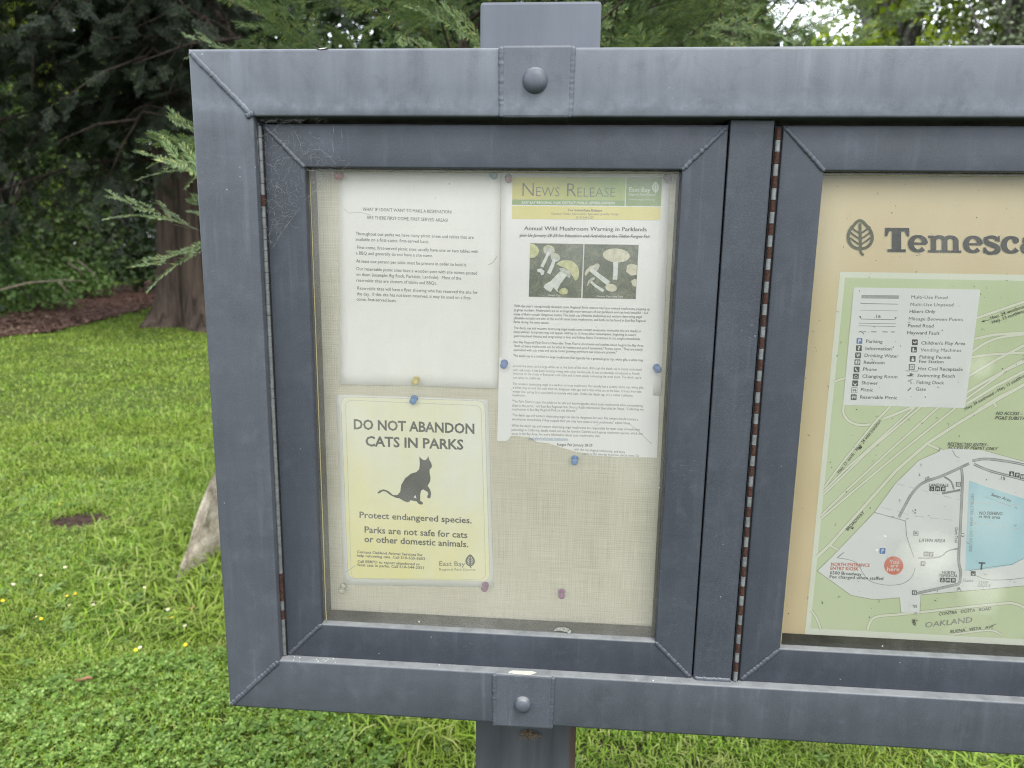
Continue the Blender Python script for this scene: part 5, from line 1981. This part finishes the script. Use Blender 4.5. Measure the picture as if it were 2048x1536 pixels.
for s_, p0, p1 in [('Multi-Use Paved', (934, 292), (1304, 298)), ('Multi-Use Unpaved', (925, 369), (1365, 373)), ('Hikers Only', (916, 440), (1180, 442)), ('.16', (553, 490), (620, 492)), ('Mileage Between Points', (908, 515), (1462, 523)),
                   ('Paved Road', (900, 586), (1162, 589)), ('Hayward Fault', (892, 658), (1222, 663)), ('Parking', (470, 745), (640, 749)), ('Information', (465, 819), (732, 824)), ('Drinking Water', (455, 890), (803, 898)), ('Restroom', (447, 961), (660, 965)),
                   ('Phone', (440, 1031), (580, 1034)), ('Changing Room', (432, 1103), (792, 1110)), ('Shower', (425, 1171), (592, 1175)), ('Picnic', (417, 1241), (542, 1245)), ('Reservable Picnic', (410, 1316), (788, 1325)),
                   ("Children's Play Area", (1035, 763), (1486, 769)), ('Vending Machines', (1028, 834), (1446, 839)), ('Fishing Permit', (1017, 906), (1340, 911)), ('Fee Station', (1013, 952), (1264, 955)), ('Hot Coal Receptacle', (1003, 1026), (1460, 1033)),
                   ('Swimming Beach', (995, 1096), (1380, 1102)), ('Fishing Dock', (987, 1165), (1270, 1171)), ('Gate', (978, 1234), (1084, 1237))]:
    s8.text(bt_, s_, p0, p1, 33, 9, .010 if 'M' not in s_ else 0)
s8.text(bt_, 'HOT COALS', (878, 1038), (1000, 1042), 12, 9, .02)
bt_.build('legend_text', M['ink_grey'], mp)
# pictogram squares
bi, bw, bp_ = MB(), MB(), MB()


def icon(Sx, c, r, kind, layer=9, dark=None):
    bx_ = dark or bi
    Sx.poly(bx_, rrect([(c[0] - r, c[1] - r), (c[0] + r, c[1] - r + r * .03), (c[0] + r * .92, c[1] + r), (c[0] - r * 1.08, c[1] + r * .97)], r * .25, 3), layer)
    q = lambda x, y: (c[0] + x * r - y * r * .06, c[1] + y * r)
    L = layer + 1
    if kind in 'PW?':
        Sx.text(bw, kind, q(-.42 if kind != 'W' else -.68, .62), q(.42 if kind != 'W' else .64, .62), r * 1.25, L, .02)
    elif kind == 'phone':
        Sx.rib(bw, curve_pts([q(-.35, -.6), q(-.3, 0), q(.35, .6)], 4), r * .3, L)
    elif kind == 'wc':
        for x in (-.45, .45):
            Sx.ell(bw, q(x, -.62), r * .16, r * .16, L, n=8); Sx.poly(bw, [q(x - .28, -.4), q(x + .28, -.4), q(x + .14, .75), q(x - .14, .75)], L)
        Sx.rib(bw, [q(0, -.85), q(0, .85)], r * .08, L)
    elif kind == 'room':
        Sx.rib(bw, [q(-.7, .5), q(.7, .5)], r * .2, L); Sx.rib(bw, [q(-.6, .05), q(0, -.4), q(.6, .05)], r * .16, L)
    elif kind == 'shower':
        Sx.ell(bw, q(0, .45), r * .35, r * .3, L, n=10); Sx.rib(bw, [q(-.7, -.2), q(-.35, .3)], r * .15, L); Sx.rib(bw, [q(.7, -.2), q(.35, .3)], r * .15, L)
    elif kind == 'table':
        Sx.rib(bw, [q(-.65, -.35), q(.65, -.35)], r * .22, L); Sx.rib(bw, [q(-.8, .1), q(.8, .1)], r * .18, L); Sx.rib(bw, [q(-.3, -.3), q(-.5, .7)], r * .16, L); Sx.rib(bw, [q(.3, -.3), q(.5, .7)], r * .16, L)
    elif kind == 'open_table':
        Sx.poly(bw, rrect([q(-.84, -.84), q(.84, -.84), q(.84, .84), q(-.84, .84)], r * .2, 3), L)
        Sx.rib(bx_, [q(-.5, -.35), q(.5, -.35)], r * .18, L + 1); Sx.rib(bx_, [q(-.7, .1), q(.7, .1)], r * .15, L + 1); Sx.rib(bx_, [q(-.25, -.3), q(-.45, .7)], r * .15, L + 1); Sx.rib(bx_, [q(.25, -.3), q(.45, .7)], r * .15, L + 1)
    elif kind == 'play':
        Sx.rib(bw, curve_pts([q(-.6, -.2), q(0, .2), q(.5, .1)], 4), r * .3, L); Sx.ell(bw, q(.4, -.25), r * .2, r * .2, L, n=8)
    elif kind == 'vend':
        Sx.poly(bw, [q(-.5, -.6), q(-.05, -.6), q(-.05, .7), q(-.5, .7)], L); Sx.poly(bw, [q(.15, .1), q(.6, .1), q(.6, .6), q(.15, .6)], L)
    elif kind == 'fish':
        Sx.ell(bw, q(.05, .35), r * .5, r * .45, L, n=10); Sx.ell(bw, q(.0, -.35), r * .25, r * .25, L, n=8)
    elif kind == 'coal':
        Sx.poly(bw, rrect([q(-.75, -.75), q(.75, -.75), q(.7, .75), q(-.7, .75)], r * .3, 3), L)
        Sx.rib(bx_, [q(-.35, -.4), q(-.3, .4), q(.3, .4), q(.35, -.4)], r * .18, L + 1); Sx.rib(bx_, [q(0, -.5), q(.1, .2)], r * .18, L + 1)
    elif kind == 'dis':
        Sx.rib(bw, curve_pts([q(0, -.6), q(0, 0), q(.5, .5)], 4), r * .22, L); Sx.rib(bw, curve_pts([q(-.3, 0), q(-.4, .5), q(.1, .6)], 4), r * .18, L)


for c, kd in [((405, 726), 'P'), ((399, 800), '?'), ((391, 874), 'W'), ((384, 944), 'wc'), ((376, 1019), 'phone'), ((368, 1090), 'room'), ((361, 1160), 'shower'), ((353, 1231), 'open_table'), ((346, 1302), 'table'),
              ((972, 740), 'play'), ((963, 815), 'vend'), ((950, 910), 'fish'), ((941, 993), 'coal')]:
    icon(s8, c, 30, kd, 9, bp_ if kd == 'P' else None)
icon(s7, (518, 946), 18, 'P', 8, bp_)
for c, kd in [((827, 557), 'dis'), ((863, 557), 'table'), ((898, 558), 'W'), ((728, 836), 'open_table'), ((993, 529), 'coal'), ((893, 1128), 'dis'), ((928, 1129), 'table'), ((962, 1130), 'W'), ((1327, 462), 'fish'), ((1362, 470), 'W'), ((1397, 480), 'wc'), ((718, 1208), 'wc'), ((1087, 1088), 'shower'), ((772, 1026), 'table'), ((790, 965), 'table'), ((822, 967), 'W')]:
    icon(s7, c, 15, kd, 8)
bi.build('pictograms', M['ink_grey'], mp)
bp_.build('parking_signs', M['parkblue'], mp)
for k, t_ in enumerate(('You', 'are', 'here')):
    s7.text(bw, t_, [(558, 1026), (567, 1048), (545, 1072)][k], [(620, 1027), (615, 1049), (622, 1072)][k], 24, 10, .012)
bw.build('white_marks', M['mapwhite'], mp)
# map lettering
b, br, bpale, bbl = MB(), MB(), MB(), MB()
for s_, p0, p1, cap, bo_, sh_ in [('Hwy. 13  north - Hwy. 24 west transition', (247, 462), (512, 132), 21, .004, 0), ('BROADWAY', (300, 822), (408, 708), 20, .004, 0), ('RESTRICTED ENTRY\u2013', (925, 285), (1183, 291), 19, .008, .2),
                                  ('ACCESS BY PERMIT ONLY', (925, 306), (1240, 315), 19, .008, .2), ('NO ACCESS \u2013', (1228, 92), (1396, 96), 20, .008, .2), ('PG&E SUBSTATION', (1223, 121), (1490, 127), 20, .008, .2), ('.09', (783, 510), (816, 495), 20, 0, 0), ('.15', (1245, 497), (1285, 503), 20, 0, 0),
                                  ('LAWN AREA', (746, 889), (910, 893), 21, .006, .15), ('LANDVALE', (808, 541), (930, 544), 18, .004, 0), ('NORTH', (890, 1089), (972, 1091), 17, .01, 0), ('TEMESCAL', (870, 1108), (988, 1110), 17, .01, 0), ('6500 Broadway', (187, 1092), (385, 1102), 20, .002, 0),
                                  ('Fee charged when staffed', (185, 1117), (521, 1129), 20, .002, 0), ('CONTRA   COSTA   ROAD', (870, 1352), (1197, 1316), 20, .002, 0), ('BUENA   VISTA   AVE', (943, 1462), (1212, 1430), 19, .002, 0), ('NO FISHING', (1122, 718), (1268, 722), 20, .006, .1), ('in this area', (1120, 739), (1255, 745), 20, .006, 0),
                                  ('Swim Area', (1195, 600), (1318, 640), 21, 0, .2), ('Dam Trail', (973, 800), (970, 893), 18, 0, 0), ('.13', (1012, 822), (1011, 858), 18, 0, 0)]:
    s7.text(b, s_, p0, p1, cap, 9, bo_, sh_)
s6.text(b, 'Hwy. 24 westbound', (1160, 843), (1440, 742), 25, 9, .004)
s6.text(b, 'Hwy. 13 northbound', (1173, 874), (1455, 772), 25, 9, .004)
s6.text(b, 'Hwy. 24 eastbound \u2013 Hwy. 13 southbound', (965, 1540), (1455, 1262), 24, 9, .004)
s6.rib(b, [(1150, 842), (1092, 857)], 4, 9); s6.poly(b, [(1085, 858), (1108, 845), (1112, 862)], 9)
s7.poly(b, [(368, 300), (385, 285), (390, 298), (375, 312)], 9); s7.poly(b, [(316, 800), (340, 798), (328, 812)], 9)
b.build('map_lettering', M['ink'], mp)
s7.text(br, 'NORTH ENTRANCE', (195, 1039), (436, 1046), 20, 9, .012)
s7.text(br, 'ENTRY KIOSK', (190, 1064), (367, 1069), 20, 9, .012)
br.build('red_lettering', M['ink_red'], mp)
s7.text(bpale, 'OAKLAND', (785, 1428), (1078, 1394), 34, 9, -.006)
s7.text(bpale, 'Stairs', (1020, 1138), (1085, 1141), 18, 9)
s7.text(bpale, 'STEEP', (1118, 1152), (1180, 1154), 17, 9)
s7.text(bpale, 'GRADE', (1114, 1172), (1195, 1174), 17, 9)
s7.text(bpale, 'RESTRICTED AREA \u2013 NO ACCESS', (1072, 588), (1060, 950), 18, 9)
bpale.build('faded_lettering', M['trail'], mp)
s7.text(bbl, 'T', (1115, 1062), (1157, 1064), 44, 9, .02)
bbl.build('dock_mark', M['ink_grey'], mp)
# heading in heavy slab lettering, drawn from strokes
bt5 = MB()
TH = [0.0]


def slabword():
    base = lambda x: 322 + (x - 350) * .012
    def q(x, y): return (x - y * -.03 * 0 , base(x) - y)

    def bar(x0, x1, y0, y1): s6.poly(bt5, [q(x0, y0), q(x1, y0), q(x1, y1), q(x0, y1)], 9)

    def arc(cx, cy, rx, ry, a0, a1, w0, w1, n=22, we=None):
        pts, ws = [], []
        for k in range(n + 1):
            a = R(a0 + (a1 - a0) * k / n)
            pts.append(q(cx + rx * math.cos(a), cy + ry * math.sin(a)))
            ws.append(w1 + (w0 - w1) * abs(math.cos(a)) ** 1.2)
        s6.rib(bt5, pts, ws, 9)
    # T
    bar(400, 470, 0, 186); bar(366, 505, 0, 22); bar(348, 532, 160, 186)
    s6.poly(bt5, [q(346, 120), q(362, 120), q(380, 162), q(348, 162)], 9); s6.poly(bt5, [q(518, 120), q(532, 120), q(534, 162), q(498, 162)], 9)
    # e

    def e(x, w):
        cx, cy, rx, ry = x + w / 2, 66, w / 2 - 20, 56
        arc(cx, cy, rx, ry, 0, 320, 44, 22)
        bar(x + 22, x + w - 10, 58, 76)
    e(525, 150)
    # m
    x = 680
    for k in range(3):
        bar(x + 18 + k * 86, x + 60 + k * 86, 0, 118 if k == 0 else 96)
        bar(x - 2 + k * 86, x + 80 + k * 86, 0, 18)
    bar(x - 2, x + 40, 112, 130)
    for k in range(2): arc(x + 82 + k * 86, 84, 44, 36, 0, 170, 40, 26, 14)
    e(948, 150)
    # s
    s6.rib(bt5, [q(*p) for p in curve_pts([(1208, 96), (1195, 118), (1160, 124), (1125, 112), (1128, 84), (1165, 66), (1205, 48), (1212, 20), (1175, 2), (1135, 4), (1112, 30)], 5)], [30] + [26] * 14 + [40] * 12 + [40] * 12 + [26] * 11 + [28], 9)
    bar(1102, 1120, 0, 44); bar(1212, 1228, 88, 132)
    # c
    arc(1315, 66, 56, 56, 45, 325, 46, 22)
    s6.ell(bt5, q(1352, 100), 24, 24, 10, n=16)
    # a
    arc(1442, 42, 36, 34, 0, 360, 40, 22)
    bar(1476, 1518, 0, 100); arc(1458, 92, 42, 34, 0, 160, 40, 24, 14); bar(1470, 1540, 0, 18)
    s6.ell(bt5, q(1424, 96), 22, 20, 10, n=14)
    # l
    bar(1570, 1612, 0, 190); bar(1550, 1634, 0, 20); bar(1550, 1600, 172, 190)


slabword()
bt5.build('map_heading', M['title'], mp)
b = MB()
leaf_logo(s6, b, (156, 200), 92, 98, 9, .125, .02)
b.build('leaf_emblem', M['olive'], mp)
# specks of dirt trapped on the sheet
b = MB()
for k in range(240):
    x, y = rnd.uniform(1575, 2120), rnd.uniform(360, 1265)
    r_ = rnd.choice((.5, .6, .7, .8, 1.0, 1.4))
    if rnd.random() < .8: sp.ell(b, (x, y), r_, r_ * rnd.uniform(.5, 1), 14, rnd.uniform(0, 180), 6)
    else:
        a_ = rnd.uniform(0, 6.3)
        sp.rib(b, curve_pts([(x, y), (x + 3 * math.cos(a_), y + 3 * math.sin(a_)), (x + 5 * math.cos(a_ + .7), y + 5 * math.sin(a_ + .7))], 3), .7, 14)
for (X, Y, r_) in [(722, 1290, 12), (722, 1340, 9), (720, 1390, 20), (715, 1405, 12), (730, 1378, 10), (715, 700, 10), (722, 690, 7), (998, 1186, 14), (848, 1258, 8), (140, 1270, 8)]:
    for k in range(7): s7.ell(b, (X + rnd.gauss(0, r_ * .5), Y + rnd.gauss(0, r_ * .5)), r_ * rnd.uniform(.15, .4), r_ * rnd.uniform(.15, .4), 14, rnd.uniform(0, 180), 7)
b.build('dirt_specks', M['olive'], mp)
COL.objects.unlink(_to)
bpy.data.objects.remove(_to)

# ------------------------------------------------------------------ cobweb in the upper left corner
M['web'] = plain('dusty_cobweb', (0.17, 0.17, 0.168), 0.9, 0.1)
b = MB()
g = random.Random(3)


def strand(pts, r=.00016, y=.009):
    b.tube([at([p], y + g.uniform(-.004, .003))[0] for p in pts], r, 4)


for pts in [[(523, 272), (545, 262), (560, 248)], [(610, 400), (650, 370), (700, 325)], [(600, 415), (560, 470), (543, 498)], [(614, 395), (640, 372), (668, 348)], [(516, 245), (514, 285), (518, 330)], [(520, 300), (512, 275), (516, 250)],
            [(560, 250), (575, 245), (590, 262), (600, 290), (606, 305)], [(618, 262), (628, 275), (640, 278)], [(610, 340), (640, 345), (640, 372), (625, 385)], [(650, 340), (660, 352), (655, 365)], [(668, 250), (664, 280), (668, 305)], [(684, 262), (685, 290)],
            [(535, 480), (545, 486)], [(600, 310), (640, 300), (672, 327)]]:
    c = curve_pts(pts, 4)
    strand([(x + g.gauss(0, .7), y + g.gauss(0, .7)) for x, y in c], .00014)
for k in range(240):
    t, u = g.random(), g.random()
    if t + u > 1: t, u = 1 - t, 1 - u
    x, y = 520 + t * 170 + u * 14, 242 + t * 75 + u * 245
    a = g.uniform(0, 6.28)
    p = [(x, y)]
    for i in range(g.randint(2, 5)):
        a += g.gauss(0, .8)
        l = g.uniform(2, 9)
        x += l * math.cos(a); y += l * math.sin(a)
        p.append((x, y))
    strand(p, g.choice((.00005, .00006, .00009)))
for k in range(40):
    x = 520 + 120 * g.random() ** 1.5
    p = [(x, 240 + g.gauss(0, 3))]
    for i in range(3): p.append((p[-1][0] + g.uniform(2, 9), 240 + g.gauss(0, 4)))
    strand(p, .00012)
tag(b.build('cobweb', M['web']), 'dusty cobweb spun across the upper left corner of the left door', 'cobweb')
